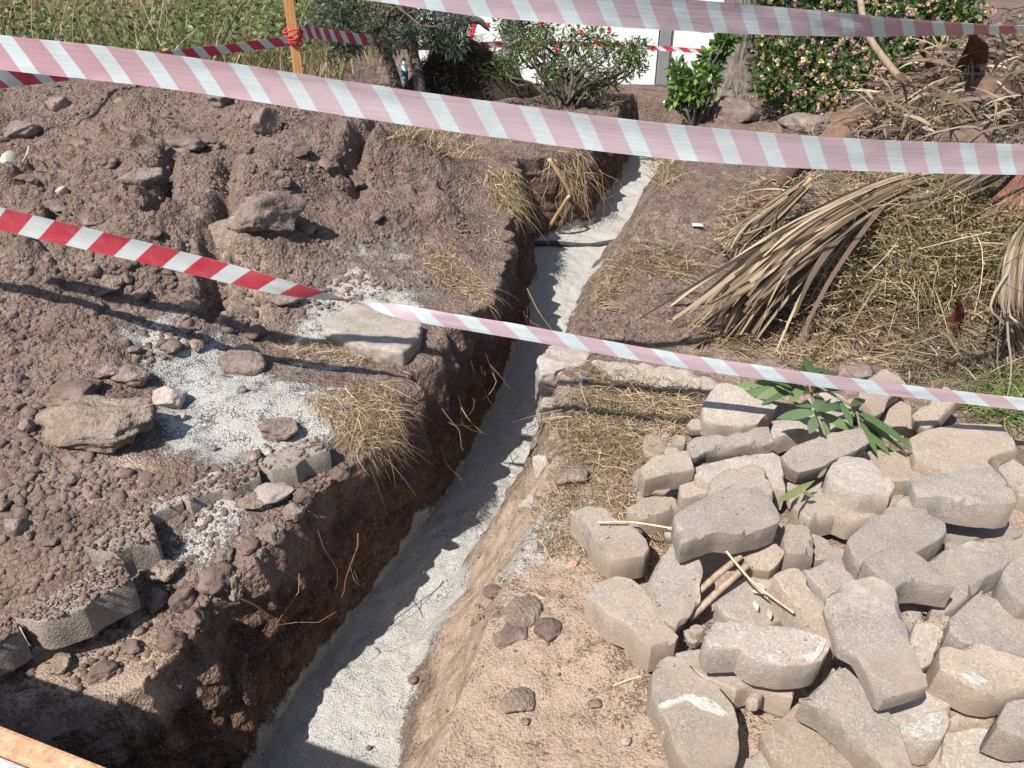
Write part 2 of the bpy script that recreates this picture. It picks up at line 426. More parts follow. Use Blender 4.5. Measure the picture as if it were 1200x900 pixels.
CR = ctrl([(600, 800, 0), (560, 860, -.03), (640, 650, .0), (680, 560, .02), (700, 480, .05), (760, 470, .04), (900, 600, .085), (1100, 600, .09), (1000, 800, .085), (1180, 800, .09), (950, 690, .095), (1060, 690, .1), (860, 780, .05), (860, 540, .06), (1150, 520, .08), (760, 700, .01), (700, 860, 0),
           (720, 380, .05), (780, 350, .10), (830, 300, .10), (800, 240, .16), (870, 220, .2), (760, 420, .02), (900, 400, .05), (1000, 420, .05), (1100, 440, .06),
           (900, 300, .12), (1000, 330, .16), (1080, 300, .28), (1180, 330, .25), (1180, 420, .10), (1000, 230, .3), (1100, 200, .42), (1190, 200, .48), (960, 150, .22), (1060, 120, .4), (1180, 100, .6), (880, 140, .14), (800, 160, .1)],
          [(0.6, 7.7, .12), (1.4, 7.7, .12), (1, 9, .05), (2, 9, .05), (0, 9, .05), (1.5, 12, 0), (3.2, 5.8, .5), (4.5, 6, .7), (4.5, 4, .5), (3.5, 2.5, .2), (3, 1.5, .05), (2.5, .5, 0), (6, 3, .4), (1.6, 7.4, .08), (3, 8, .2), (1.2, 9, 0), (6, 9, .2), (0, 0, -.05), (1.5, 0, 0), (4, 0, 0), (5, 14, 0), (30, 30, 0), (3, 60, 0), (20, 0, 0)])
def shep(C, x, y, s=0.16):
    num = np.zeros_like(x); den = np.zeros_like(x)
    for cx, cy, cz in C:
        w = 1.0 / ((x - cx) ** 2 + (y - cy) ** 2 + s * s) ** 2.0
        num += w * cz; den += w
    return num / den
def mid_bumps(x, y, side):
    if side == 'L':
        heap = sstep(0.18, 0.38, shep(CL, x, y)) if False else 1.0
        return 0.05 * fbm(x * 2.3, y * 2.3, oct=4, seed=3) * heap
    return 0.03 * fbm(x * 2.2 + 9, y * 2.2, oct=4, seed=5)
# furrows pressed into the heap by the digger bucket teeth
FUR = [((205, 195), (180, 255), .022), ((268, 195), (240, 290), .03), ((235, 250), (230, 300), .025), ((425, 160), (410, 200), .03), ((445, 150), (400, 190), .02)]
FURW = [(P(a[0], a[1], .52)[:2], P(b[0], b[1], .48)[:2], w) for a, b, w in FUR]
def furrows(x, y):
    h = np.zeros_like(x)
    for a, b, w in FURW:
        ab = b - a; t = np.clip(((x - a[0]) * ab[0] + (y - a[1]) * ab[1]) / (ab @ ab), 0, 1)
        d = np.hypot(x - a[0] - ab[0] * t, y - a[1] - ab[1] * t)
        wob = 1 + 0.4 * fbm(x * 20, y * 20, oct=2, seed=8)
        h -= 0.075 * np.exp(-(d / (w * 1.15 * wob)) ** 2)
        h += 0.008 * np.exp(-((d - w * 2.4) / (w * 1.2)) ** 2)
    return h
def left_h(x, y): return shep(CL, x, y) + mid_bumps(x, y, 'L') + furrows(x, y)
def right_h(x, y): return shep(CR, x, y) + mid_bumps(x, y, 'R')
def trench_end(y): return 1 - sstep(6.75, 7.15, y)
def floor_h(x, y):
    return FLOOR_Z + 0.18 * sstep(2.6, 5.2, y) + 0.018 * fbm(x * 6, y * 6, oct=3, seed=31)
def height(x, y):
    x = np.asarray(x, float); y = np.asarray(y, float)
    LT, LB, RB, RT = (tl(k, y) for k in ('LT', 'LB', 'RB', 'RT'))
    hl = left_h(np.minimum(x, LT), y); hr = right_h(np.maximum(x, RT), y); hf = floor_h(x, y)
    te = trench_end(y)
    fl = hl * (1 - te) + hf * te; fr = hr * (1 - te) + hf * te
    t1 = np.clip((x - LT) / np.maximum(LB - LT, 1e-3), 0, 1); t2 = np.clip((x - RB) / np.maximum(RT - RB, 1e-3), 0, 1)
    tm = np.clip((x - LB) / np.maximum(RB - LB, 1e-3), 0, 1)
    z = np.where(x < LT, hl, np.where(x < LB, hl + (fl - hl) * t1, np.where(x < RB, fl + (fr - fl) * tm, np.where(x < RT, fr + (hr - fr) * t2, hr))))
    return z
# lookup grid
GX0, GX1, GY0, GY1, GS = -7.0, 7.0, -0.5, 14.0, 0.02
_gx = np.arange(GX0, GX1, GS); _gy = np.arange(GY0, GY1, GS)
_GXX, _GYY = np.meshgrid(_gx, _gy)
HG = height(_GXX, _GYY)
def hq(x, y):
    fx = np.clip((np.asarray(x, float) - GX0) / GS, 0, len(_gx) - 1.001); fy = np.clip((np.asarray(y, float) - GY0) / GS, 0, len(_gy) - 1.001)
    ix = fx.astype(int); iy = fy.astype(int); tx = fx - ix; ty = fy - iy
    return (HG[iy, ix] * (1 - tx) + HG[iy, ix + 1] * tx) * (1 - ty) + (HG[iy + 1, ix] * (1 - tx) + HG[iy + 1, ix + 1] * tx) * ty
def hit(px, py):
    """where the sight line through a pixel meets the ground (vectorised)"""
    d = ray(np.atleast_1d(px), np.atleast_1d(py))
    t = np.linspace(0.5, 16, 1800)
    out = np.zeros((len(d), 3))
    for i0 in range(0, len(d), 400):
        dd = d[i0:i0 + 400]
        pts = dd[:, None, :] * t[None, :, None] + np.array([0, 0, CAM_H])
        below = pts[..., 2] < hq(pts[..., 0], pts[..., 1])
        k = np.where(below.any(1), below.argmax(1), len(t) - 1)
        out[i0:i0 + 400] = pts[np.arange(len(dd)), k]
    return out
def hit1(px, py): return hit(px, py)[0]
def gnd(x, y): return float(hq(np.array([x]), np.array([y]))[0])
def in_poly(x, y, poly):
    poly = np.asarray(poly, float); c = np.zeros(x.shape, bool); j = len(poly) - 1
    for i in range(len(poly)):
        xi, yi = poly[i]; xj, yj = poly[j]
        c ^= ((yi > y) != (yj > y)) & (x < (xj - xi) * (y - yi) / (yj - yi + 1e-12) + xi)
        j = i
    return c
def sample_px(poly, n, rng=RNG):
    poly = np.asarray(poly, float); lo = poly.min(0); hi = poly.max(0); out = np.zeros((0, 2))
    while len(out) < n:
        q = lo + rng.random((n * 2, 2)) * (hi - lo)
        out = np.concatenate([out, q[in_poly(q[:, 0], q[:, 1], poly)]])
    return out[:n]

# soft patches of surface material, laid in the plane of the ground
def patch(x, y, px_poly, z, soft=0.08, seed=0):
    """0..1 mask of a ground patch whose outline was sighted in the photograph, wobbly edged"""
    w = np.array([P(a, b, z)[:2] for a, b in px_poly])
    xx = x + 0.05 * fbm(x * 7, y * 7, oct=3, seed=seed); yy = y + 0.05 * fbm(x * 7 + 5, y * 7, oct=3, seed=seed + 1)
    ins = in_poly(xx, yy, w)
    dm = np.full(x.shape, 9.0)
    for i in range(len(w)):
        a = w[i]; b = w[(i + 1) % len(w)]; ab = b - a
        t = np.clip(((xx - a[0]) * ab[0] + (yy - a[1]) * ab[1]) / (ab @ ab + 1e-12), 0, 1)
        dm = np.minimum(dm, np.hypot(xx - a[0] - ab[0] * t, yy - a[1] - ab[1] * t))
    sd = np.where(ins, dm, -dm)
    return sstep(-soft, soft, sd)
GRAVEL = [([(185, 470), (150, 420), (215, 400), (330, 440), (420, 460), (430, 490), (360, 520), (330, 555), (200, 545), (190, 520)], .15, .80),
          ([(330, 400), (380, 350), (430, 330), (500, 360), (470, 410), (400, 430), (330, 430)], .16, 0.8),
          ([(210, 600), (300, 565), (350, 560), (300, 600), (250, 650), (190, 660)], .1, 0.75),
          ([(160, 390), (250, 370), (300, 400), (220, 420)], .22, .45),
          ([(380, 300), (470, 270), (520, 330), (450, 360)], .25, .45),
          ([(0, 740), (60, 740), (30, 790), (0, 800)], 0, .6),
          ([(570, 640), (620, 590), (690, 590), (660, 650), (600, 670)], 0, .75),
          ([(740, 555), (800, 560), (790, 590), (745, 590)], .04, .9),
          ([(650, 455), (690, 450), (680, 480), (650, 480)], .04, .8)]
CLAY = [([(-20, 750), (60, 745), (150, 700), (195, 740), (175, 830), (60, 840), (-20, 810)], -.02, 1.25),
        ([(90, 530), (200, 540), (180, 580), (100, 590)], .17, .8),
        ([(470, 900), (500, 760), (560, 690), (560, 780), (540, 900)], -.15, 1.0),
        ([(620, 540), (650, 500), (660, 580), (620, 600)], -.1, .5),
        ([(240, 250), (300, 240), (310, 310), (240, 310)], .45, .7)]

# ------------------------------------------------------------------ ground mesh
def build_ground():
    ys = [-3.0, -2, -1.2, -0.6, -0.2, 0.1, 0.3, 0.42, 0.5]
    y = 0.56
    while y < 8.6:
        ys.append(y); y += 0.0032 + 0.0028 * max(y - 0.6, 0)
    ys += [8.7, 8.9, 9.2, 9.6, 10.2, 11, 12, 14, 17, 21, 27, 36, 50, 80, 130, 220]
    ys = np.array(ys); nr = len(ys)
    LT, LB, RB, RT = (tl(k, ys) for k in ('LT', 'LB', 'RB', 'RT'))
    dep = np.maximum(ys, 0.5) * CP + 1.3 * SP
    XL = np.minimum(-0.70 * dep - 0.25, LT - 0.3); XR = np.maximum(0.70 * dep + 0.25, RT + 0.3)
    nL, nW, nF, nS, nR = 370, 84, 44, 40, 280
    tL = np.linspace(0, 1, nL, endpoint=False); tW = np.linspace(0, 1, nW, endpoint=False); tF = np.linspace(0, 1, nF, endpoint=False)
    tS = np.linspace(0, 1, nS, endpoint=False); tR = np.linspace(0, 1, nR)
    outl = np.array([200, 90, 40, 20, 11, 6.5, 4, 2.6, 1.7, 1.1, .7, .45, .28, .16, .08]); outr = outl[::-1]
    cols = []
    c = lambda a: a[:, None]
    cols.append(c(XL) - outl[None, :]); cols.append(c(XL) + c(LT - XL) * tL); cols.append(c(LT) + c(LB - LT) * tW)
    cols.append(c(LB) + c(RB - LB) * tF); cols.append(c(RB) + c(RT - RB) * tS); cols.append(c(RT) + c(XR - RT) * tR); cols.append(c(XR) + outr[None, :])
    X = np.concatenate(cols, 1); Y = np.repeat(ys[:, None], X.shape[1], 1)
    o = len(outl); i1 = o + nL; i2 = i1 + nW; i3 = i2 + nF; i4 = i3 + nS
    Z = np.zeros_like(X)
    te = c(trench_end(ys))
    Z[:, :i1] = left_h(X[:, :i1], Y[:, :i1]); Z[:, i4:] = right_h(X[:, i4:], Y[:, i4:])
    zl = left_h(LT, ys); zr = right_h(RT, ys)
    flL = floor_h(LB, ys); flR = floor_h(RB, ys)
    flL = flL * te[:, 0] + zl * (1 - te[:, 0]); flR = flR * te[:, 0] + zr * (1 - te[:, 0])
    Z[:, i1:i2] = c(zl) + c(flL - zl) * (tW ** 0.85)[None, :]
    ff = floor_h(X[:, i2:i3], Y[:, i2:i3]); Z[:, i2:i3] = ff * te + (c(flL) + c(flR - flL) * tF) * (1 - te)
    Z[:, i3:i4] = c(flR) + c(zr - flR) * (tS ** 1.1)[None, :]
    # masks
    near = (Y > 0.3) & (Y < 9) & (np.abs(X) < 7)
    gv = np.zeros_like(X); cl = np.zeros_like(X); rd = np.zeros_like(X)
    cols_l = slice(o, i2)
    for poly, z, amt in GRAVEL:
        sl = slice(o, i2) if poly[0][0] < 520 else slice(i3, None)
        gv[:, sl] = np.maximum(gv[:, sl], amt * patch(X[:, sl], Y[:, sl], poly, z, 0.06, 41))
    for poly, z, amt in CLAY:
        cl = np.maximum(cl, amt * patch(X, Y, poly, z, 0.07, 51))
    gv[:, i2:i3] = np.maximum(gv[:, i2:i3], 1.0 * te)
    # sand thins out up the trench sides
    wob = 0.22 * fbm(Y * 9, Y * 0 + 2, oct=3, seed=77)
    gv[:, i1:i2] = np.maximum(gv[:, i1:i2], te * sstep(0.80, 0.97, tW[None, :] + 0.4 * wob[:, i1:i2]))
    gv[:, i3:i4] = np.maximum(gv[:, i3:i4], te * sstep(0.20, 0.0, tS[None, :] + 1.2 * wob[:, i3:i4]))
    rd[:, i1:i2] = te * sstep(0.05, 0.35, tW)[None, :]
    cl[:, i3:i4] = np.maximum(cl[:, i3:i4], te * sstep(0.05, .3, tS)[None, :] * (0.35 + 0.6 * sstep(2.3, 1.9, Y[:, i3:i4])))
    cl[:, i4:] = np.maximum(cl[:, i4:], (0.45 * sstep(6.0, 4.5, Y[:, i4:]) + 0.62 * sstep(3.2, 2.2, Y[:, i4:])) * np.clip(.8 + .8 * fbm(X[:, i4:] * 2.4, Y[:, i4:] * 2.4, oct=3, seed=63), 0, 1))
    rd[:, i4:] = 0.12 * sstep(3.4, 2.2, Y[:, i4:]) * (fbm(X[:, i4:] * 2, Y[:, i4:] * 2, oct=3, seed=61) + .6)
    # relief: clods on the spoil side, finer crumbs on the right
    heap = np.zeros_like(X)
    heap[:, :i1] = 0.35 + 0.65 * sstep(0.15, 0.30, shep(CL, X[:, :i1], Y[:, :i1])); heap[:, i1:i2] = 0.35
    mod = np.clip(0.55 + 0.9 * fbm(X * 1.7, Y * 1.7, oct=2, seed=13), 0.1, 1.3)
    loose = heap * mod * (1 - 0.92 * np.clip(gv, 0, 1))
    A = slice(o, i2)
    x_, y_ = X[:, A], Y[:, A]
    wx_ = 0.022 * fbm(x_ * 26, y_ * 26, oct=2, seed=95); wy_ = 0.022 * fbm(x_ * 26 + 7, y_ * 26, oct=2, seed=96)
    x_ = x_ + wx_; y_ = y_ + wy_
    ridge = 1 - np.abs(fbm(x_ * 7, y_ * 7, oct=4, seed=98)) * 2.2
    d1 = 0.008 * ridge + 0.007 * fbm(x_ * 24, y_ * 24, oct=3, seed=99) + lumps(x_, y_, 0.16, 101, .25, .55, .45) * 0.7 + lumps(x_ + .03, y_, 0.075, 111, .3, .65, .6) * 0.75 + lumps(x_, y_ + .01, 0.034, 121, .35, .7, .8) * 0.7
    Z[:, A] += d1 * loose[:, A] * np.where(np.arange(o, i2) < i1, 1, 0)[None, :]
    A2 = slice(i3, None)
    x_, y_ = X[:, A2], Y[:, A2]
    soft = np.clip(0.35 + 0.8 * fbm(x_ * 2.1, y_ * 2.1, oct=2, seed=23), 0.08, 1.0) + 0.6 * sstep(2.6, 3.4, y_)
    Z[:, A2] += (lumps(x_, y_, 0.09, 201, .25, .5, .35) * 0.5 + lumps(x_, y_, 0.036, 211, .3, .65, .6) * 0.55) * soft * (1 - 0.9 * gv[:, A2]) * (1 - .75 * np.clip(cl[:, A2] * 1.4, 0, 1)) + 0.006 * fbm(x_ * 30, y_ * 30, oct=3, seed=24)
    Z[:, i2:i3] += 0.006 * fbm(X[:, i2:i3] * 28, Y[:, i2:i3] * 28, oct=3, seed=25) + 0.004 * lumps(X[:, i2:i3], Y[:, i2:i3], .05, 26, .3, .6, .4) / .05
    # ragged trench walls: push sideways
    prof = np.sin(np.pi * np.clip(tW, 0, 1)) ** 0.5
    wy, wz = Y[:, i1:i2], Z[:, i1:i2]
    dx = 0.075 * fbm(wy * 3.2, wz * 3.2, oct=4, seed=71) + 0.035 * fbm(wy * 14, wz * 14, oct=3, seed=72) + 0.55 * lumps(wy, wz, 0.07, 301, .3, .65, .6) + .4 * lumps(wy, wz, .03, 311, .3, .7, .6)
    X[:, i1:i2] += dx * prof[None, :] * te
    Y[:, i1:i2] -= (dx * prof[None, :] * te) * 0.5
    # the bank's lip is uneven too
    lip = 0.085 * fbm(ys * 3.6, ys * 0 + 4, oct=4, seed=73) + 0.05 * fbm(ys * 17, ys * 0 + 4, oct=3, seed=74)
    k = np.exp(-((np.arange(i1 - 60, i1) - i1) / 22.0) ** 2)
    X[:, i1 - 60:i1] += c(lip) * k[None, :] * te
    X[:, i1:i2] += c(lip) * (1 - tW[None, :]) ** 1.5 * te
    pr2 = np.sin(np.pi * np.clip(tS, 0, 1)) ** 0.6
    wy, wz = Y[:, i3:i4], Z[:, i3:i4]
    dx = 0.05 * fbm(wy * 4, wz * 4 + 9, oct=3, seed=81) + 0.022 * fbm(X[:, i3:i4] * 16, wy * 16, wz * 16, oct=3, seed=82)
    X[:, i3:i4] -= dx * pr2[None, :] * te
    Z[~near & ((Y > 12) | (np.abs(X) > 8))] *= 1.0
    V = np.stack([X, Y, Z], -1).reshape(-1, 3)
    nc = X.shape[1]
    r = np.arange(nr - 1)[:, None] * nc; q = np.arange(nc - 1)[None, :]
    F = np.stack([r + q, r + q + 1, r + nc + q + 1, r + nc + q], -1).reshape(-1, 4)
    C = np.stack([np.clip(gv, 0, 1), np.clip(cl, 0, 1), np.clip(rd, 0, 1)], -1).reshape(-1, 3)
    me = np_mesh("ground", V, F, M_SOIL, True, C)
    g = link("ground", me)
    tag(g, "dug brown earth with a trench bedded in pale grey sand", kind="structure")
    return g
ground = build_ground()

# ------------------------------------------------------------------ crumbs and pebbles lying loose on the earth
def ico(sub, seed, rough=0.25, flat=1.0):
    bm = bmesh.new(); bmesh.ops.create_icosphere(bm, subdivisions=sub, radius=1)
    V = np.array([v.co[:] for v in bm.verts]); F = np.array([[v.index for v in f.verts] for f in bm.faces]); bm.free()
    n = fbm(V[:, 0] * 1.3 + seed, V[:, 1] * 1.3, V[:, 2] * 1.3, oct=3, seed=seed)
    V = V * (1 + rough * 1.6 * n)[:, None]
    if rough >= 0.3:
        rs = np.random.default_rng(seed)
        for _ in range(9):
            nn = rs.normal(size=3); nn /= np.linalg.norm(nn); dd = 0.38 + 0.35 * rs.random()
            V = V - nn[None] * (np.maximum(V @ nn - dd, 0) * 0.9)[:, None]
        V = V * (1 + 0.35 * fbm(V[:, 0] * 3 + seed, V[:, 1] * 3, V[:, 2] * 3, oct=2, seed=seed + 5))[:, None]
    V[:, 2] *= flat
    return V, F
def scatter_stones(name, pts, size, sub, mat, label, seeds=10, rng=RNG, sink=0.75, smooth=False):
    T = [ico(sub, s * 3 + 1, 0.42, 0.8) for s in range(seeds)]
    n = len(pts); which = rng.integers(0, seeds, n); parts = []
    for s in range(seeds):
        k = np.where(which == s)[0]; Vt, Ft = T[s]
        if len(k) == 0: continue
        a = rng.random(len(k)) * 6.283; b = rng.normal(0, .5, len(k))
        ca, sa, cb, sb = np.cos(a), np.sin(a), np.cos(b), np.sin(b)
        Vx = Vt[None, :, 0] * ca[:, None] - Vt[None, :, 1] * sa[:, None]; Vy = Vt[None, :, 0] * sa[:, None] + Vt[None, :, 1] * ca[:, None]; Vz = np.repeat(Vt[None, :, 2], len(k), 0)
        Vy2 = Vy * cb[:, None] - Vz * sb[:, None]; Vz2 = Vy * sb[:, None] + Vz * cb[:, None]
        st = 0.8 + .5 * rng.random((len(k), 3))
        VV = np.stack([Vx, Vy2, Vz2], -1) * (size[k, None] * st)[:, None, :] + pts[k][:, None, :] + np.array([0, 0, 1]) * (size[k] * (1 - sink) * .6)[:, None, None]
        FF = Ft[None] + (np.arange(len(k)) * len(Vt))[:, None, None]
        parts.append((VV.reshape(-1, 3), FF.reshape(-1, 3)))
    V, F, _ = joinVF(parts)
    o = link(name, np_mesh(name, V, F, mat, smooth)); tag(o, label, kind="stuff")
    return o
HEAP = [(0, 110), (150, 95), (310, 120), (420, 150), (480, 230), (500, 300), (440, 340), (330, 380), (250, 400), (200, 440), (60, 640), (150, 620), (0, 730)]
HEAP = [(0, 105), (150, 92), (320, 118), (440, 160), (540, 220), (560, 330), (440, 345), (330, 385), (240, 400), (170, 430), (40, 470), (40, 520), (190, 560), (160, 640), (60, 680), (0, 720)]
def heap_pts(poly, n): 
    q = sample_px(poly, n); return hit(q[:, 0], q[:, 1])
pts = heap_pts(HEAP, 20000); sz = 0.0032 + 0.015 * RNG.random(len(pts)) ** 2.5
scatter_stones("earth_crumbs", pts, sz, 1, M_CLOD, "brown crumbs of dug earth strewn over the spoil heap")
CLODS = [(0, 330), (120, 310), (250, 300), (330, 320), (310, 390), (240, 400), (180, 430), (40, 470), (40, 520), (190, 560), (120, 600), (0, 640)]
pts = heap_pts(CLODS, 900); sz = 0.007 + 0.021 * RNG.random(len(pts)) ** 2.6
scatter_stones("earth_clods", pts, sz, 2, M_CLOD, "brown clods and small stones on the near flank of the spoil heap")
RIGHTP = [(500, 900), (560, 700), (640, 590), (700, 690), (770, 780), (800, 900)]
pts = heap_pts(RIGHTP, 600); sz = 0.0014 + 0.006 * RNG.random(len(pts)) ** 3
scatter_stones("fine_grit", pts, sz, 1, M_CLOD, "fine grit on the bare trodden soil beside the trench")
BANKP = [(660, 380), (720, 310), (770, 230), (850, 220), (860, 300), (800, 390), (700, 420)]
pts = heap_pts(BANKP, 2200); sz = 0.004 + 0.014 * RNG.random(len(pts)) ** 2.5
scatter_stones("bank_crumbs", pts, sz, 1, M_CLOD, "brown crumbs of earth on the bank beside the dry fronds")
LBANK = [(180, 560), (330, 520), (420, 520), (330, 640), (250, 700), (180, 770), (60, 830), (0, 800), (20, 750), (150, 690), (170, 640)]
pts = heap_pts(LBANK, 2000); sz = 0.004 + 0.012 * RNG.random(len(pts)) ** 2.5
scatter_stones("lip_crumbs", pts, sz, 1, M_CLOD, "crumbled earth and grit along the broken lip of the trench")

# ------------------------------------------------------------------ solid blocks: pavers, kerb stones, slabs
WIN = {1: (660, 420), 2: (830, 420), 3: (1000, 420), 4: (660, 550), 5: (830, 550), 6: (1000, 550), 7: (660, 650), 8: (830, 650), 9: (1000, 650), 10: (740, 750), 11: (870, 750), 12: (1000, 750)}
def remeshed(name, V2, th, n, voxel=0.0056, smooth=2, rough=0.0024, seed=0, chip=0.009, undercut=0.02):
    """V2: outline points on the top plane (local), extruded by th against n, then worn like cast concrete"""
    V2 = np.asarray(V2, float)
    # densify and jitter the outline
    out = []
    rs = np.random.default_rng(seed + 5)
    for i in range(len(V2)):
        a, b = V2[i], V2[(i + 1) % len(V2)]
        k = max(1, int(np.linalg.norm(b - a) / 0.02))
        for j in range(k):
            out.append(a + (b - a) * j / k + (rs.normal(0, 0.0011, 3) if j else 0))
    top = np.array(out)
    c = top.mean(0)
    top = c + (top - c) * (1 + 0.005 / np.maximum(np.linalg.norm(top - c, axis=1), .03))[:, None]
    bot = c + (top - c) * (1 - undercut) - n * th
    m = len(top)
    bm = bmesh.new()
    tv = [bm.verts.new(p) for p in top]; bv = [bm.verts.new(p) for p in bot]
    bm.faces.new(tv); bm.faces.new(bv[::-1])
    for i in range(m):
        j = (i + 1) % m
        bm.faces.new((tv[i], bv[i], bv[j], tv[j]))
    bmesh.ops.recalc_face_normals(bm, faces=bm.faces)
    bmesh.ops.triangulate(bm, faces=bm.faces)
    me = bpy.data.meshes.new(name); bm.to_mesh(me); bm.free()
    tmp = bpy.data.objects.new("tmp_block", me); scene.collection.objects.link(tmp)
    md = tmp.modifiers.new("r", 'REMESH'); md.mode = 'VOXEL'; md.voxel_size = voxel; md.adaptivity = 0.0
    sm = tmp.modifiers.new("s", 'SMOOTH'); sm.factor = 0.5; sm.iterations = smooth
    dg = bpy.context.evaluated_depsgraph_get()
    res = bpy.data.meshes.new_from_object(tmp.evaluated_get(dg))
    bpy.data.objects.remove(tmp); bpy.data.meshes.remove(me)
    nv = len(res.vertices)
    co = np.empty(nv * 3, np.float32); res.vertices.foreach_get("co", co); co = co.reshape(-1, 3).astype(float)
    no = np.empty(nv * 3, np.float32); res.vertices.foreach_get("normal", no); no = no.reshape(-1, 3)
    s = seed * 3.7
    d = rough * fbm(co[:, 0] * 28 + s, co[:, 1] * 28, co[:, 2] * 28, oct=3, seed=seed)
    # chipped arrises: where the normal is between two faces, take bites out
    edge = 1 - np.clip((np.abs(no @ n) ** 2 - 0.5) * 2, 0, 1) - np.clip((0.25 - np.abs(no @ n)) * 4, 0, 1)
    ch = np.clip(fbm(co[:, 0] * 16 + s, co[:, 1] * 16 + 3, co[:, 2] * 16, oct=3, seed=seed + 9) * 1.7 - 0.12, 0, 1)
    d = d - chip * np.clip(edge, 0, 1) * ch
    # cast sides stay rougher than the trowelled faces
    side = np.clip((0.4 - np.abs(no @ n)) * 3, 0, 1)
    d = d + side * 0.0025 * fbm(co[:, 0] * 45, co[:, 1] * 45, co[:, 2] * 45, oct=2, seed=seed + 4)
    co = co + no * d[:, None]
    res.vertices.foreach_set("co", co.astype(np.float32).ravel())
    res.polygons.foreach_set("use_smooth", np.ones(len(res.polygons), bool))
    res.name = name
    res.update()
    return res
from mathutils.geometry import delaunay_2d_cdt
def crisp(name, V2, th, n, seed=0, chip=0.017, relief=0.0030, step=0.013, undercut=.01, grow=.002):
    """moulded concrete: sharp small arrises, chipped here and there, slightly uneven upper face"""
    rs = np.random.default_rng(seed + 5)
    V2 = np.asarray(V2, float); c = V2.mean(0)
    ax = np.cross([0, 1.0, 0], n); ax /= np.linalg.norm(ax); ay = np.cross(n, ax)
    q = np.stack([(V2 - c) @ ax, (V2 - c) @ ay], -1)
    if 0.5 * np.sum(q[:, 0] * np.roll(q[:, 1], -1) - np.roll(q[:, 0], -1) * q[:, 1]) < 0: q = q[::-1]
    out = []
    for i in range(len(q)):
        a, b = q[i], q[(i + 1) % len(q)]; L_ = np.linalg.norm(b - a); k = max(1, int(round(L_ / step)))
        for j in range(k): out.append(a + (b - a) * j / k)
    q = np.array(out)
    for _ in range(1): q = q * .8 + .1 * (np.roll(q, 1, 0) + np.roll(q, -1, 0))       # moulded corners are a little round
    t = np.roll(q, -1, 0) - np.roll(q, 1, 0); t /= np.linalg.norm(t, axis=1)[:, None] + 1e-9
    nr = np.stack([t[:, 1], -t[:, 0]], -1)
    s_ = seed * 3.1
    q = q + nr * grow + nr * (0.0012 * fbm(q[:, 0] * 60 + s_, q[:, 1] * 60, oct=2, seed=seed))[:, None]
    cz = np.clip(fbm(q[:, 0] * 17 + s_, q[:, 1] * 17, oct=3, seed=seed + 1) * 2.6 - .35, 0, 1) * chip
    m = len(q)
    def lift(p2, z): return c + p2[:, :1] * ax + p2[:, 1:2] * ay + n * np.asarray(z)[:, None]
    e = 0.0028 + 0.0016 * rs.random()
    zer = np.zeros(m)
    inner = q - nr * (e + cz)[:, None]
    rings = [lift(q - nr * (e * .3 + cz * .75)[:, None], -(e * .3 + cz * .25) + zer), lift(q - nr * (cz * .2)[:, None], -(e + cz * .9)),
             lift(q + nr * (0.0016 * fbm(q[:, 0] * 30, q[:, 1] * 30 + s_, oct=2, seed=seed + 2))[:, None], zer - th * .55), lift(q * (1 - undercut), zer - th)]
    lo, hi = inner.min(0), inner.max(0)
    gx, gy = np.meshgrid(np.arange(lo[0], hi[0], step * 1.25), np.arange(lo[1], hi[1], step * 1.25))
    g = np.stack([gx.ravel(), gy.ravel()], -1); g = g + rs.normal(0, step * .22, g.shape)
    ok = in_poly(g[:, 0], g[:, 1], inner)
    d2 = np.min(np.linalg.norm(g[:, None, :] - inner[None], axis=2), axis=1) if len(g) else np.zeros(0)
    g = g[ok & (d2 > step * .6)]
    pts2 = np.concatenate([inner, g]) if len(g) else inner
    vv, _, ff, ov, _, _ = delaunay_2d_cdt([Vector(p) for p in pts2], [(i, (i + 1) % m) for i in range(m)], [], 1, 1e-6)
    vv = np.array([v[:] for v in vv]); remap = {}
    for i, o_ in enumerate(ov):
        for k in o_: remap[k] = i
    rel_ = relief * fbm(vv[:, 0] * 22 + s_, vv[:, 1] * 22, oct=3, seed=seed + 3) + relief * 1.4 * fbm(vv[:, 0] * 7 + s_, vv[:, 1] * 7, oct=2, seed=seed + 4)
    top = lift(vv, rel_)
    V = [top] + rings; base0 = len(top)
    F = [list(f) for f in ff]
    idx0 = [remap[i] for i in range(m)]
    def strip(a, b):
        for i in range(m):
            j = (i + 1) % m; F.append([a[i], b[i], b[j], a[j]])
    r = [[base0 + k * m + i for i in range(m)] for k in range(4)]
    strip(idx0, r[0]); strip(r[0], r[1]); strip(r[1], r[2]); strip(r[2], r[3]); F.append(r[3][::-1])
    bm = bmesh.new(); bv = [bm.verts.new(p) for p in np.concatenate(V)]
    for f in F:
        if len(set(f)) < 3: continue
        try: bm.faces.new([bv[k] for k in f])
        except ValueError: pass
    bmesh.ops.recalc_face_normals(bm, faces=bm.faces)
    for f in bm.faces: f.smooth = True
    for ed_ in bm.edges:
        if len(ed_.link_faces) == 2 and ed_.calc_face_angle(0) > math.radians(33): ed_.smooth = False
    me = bpy.data.meshes.new(name); bm.to_mesh(me); bm.free()
    return me
_seed = [0]
PLANES = []
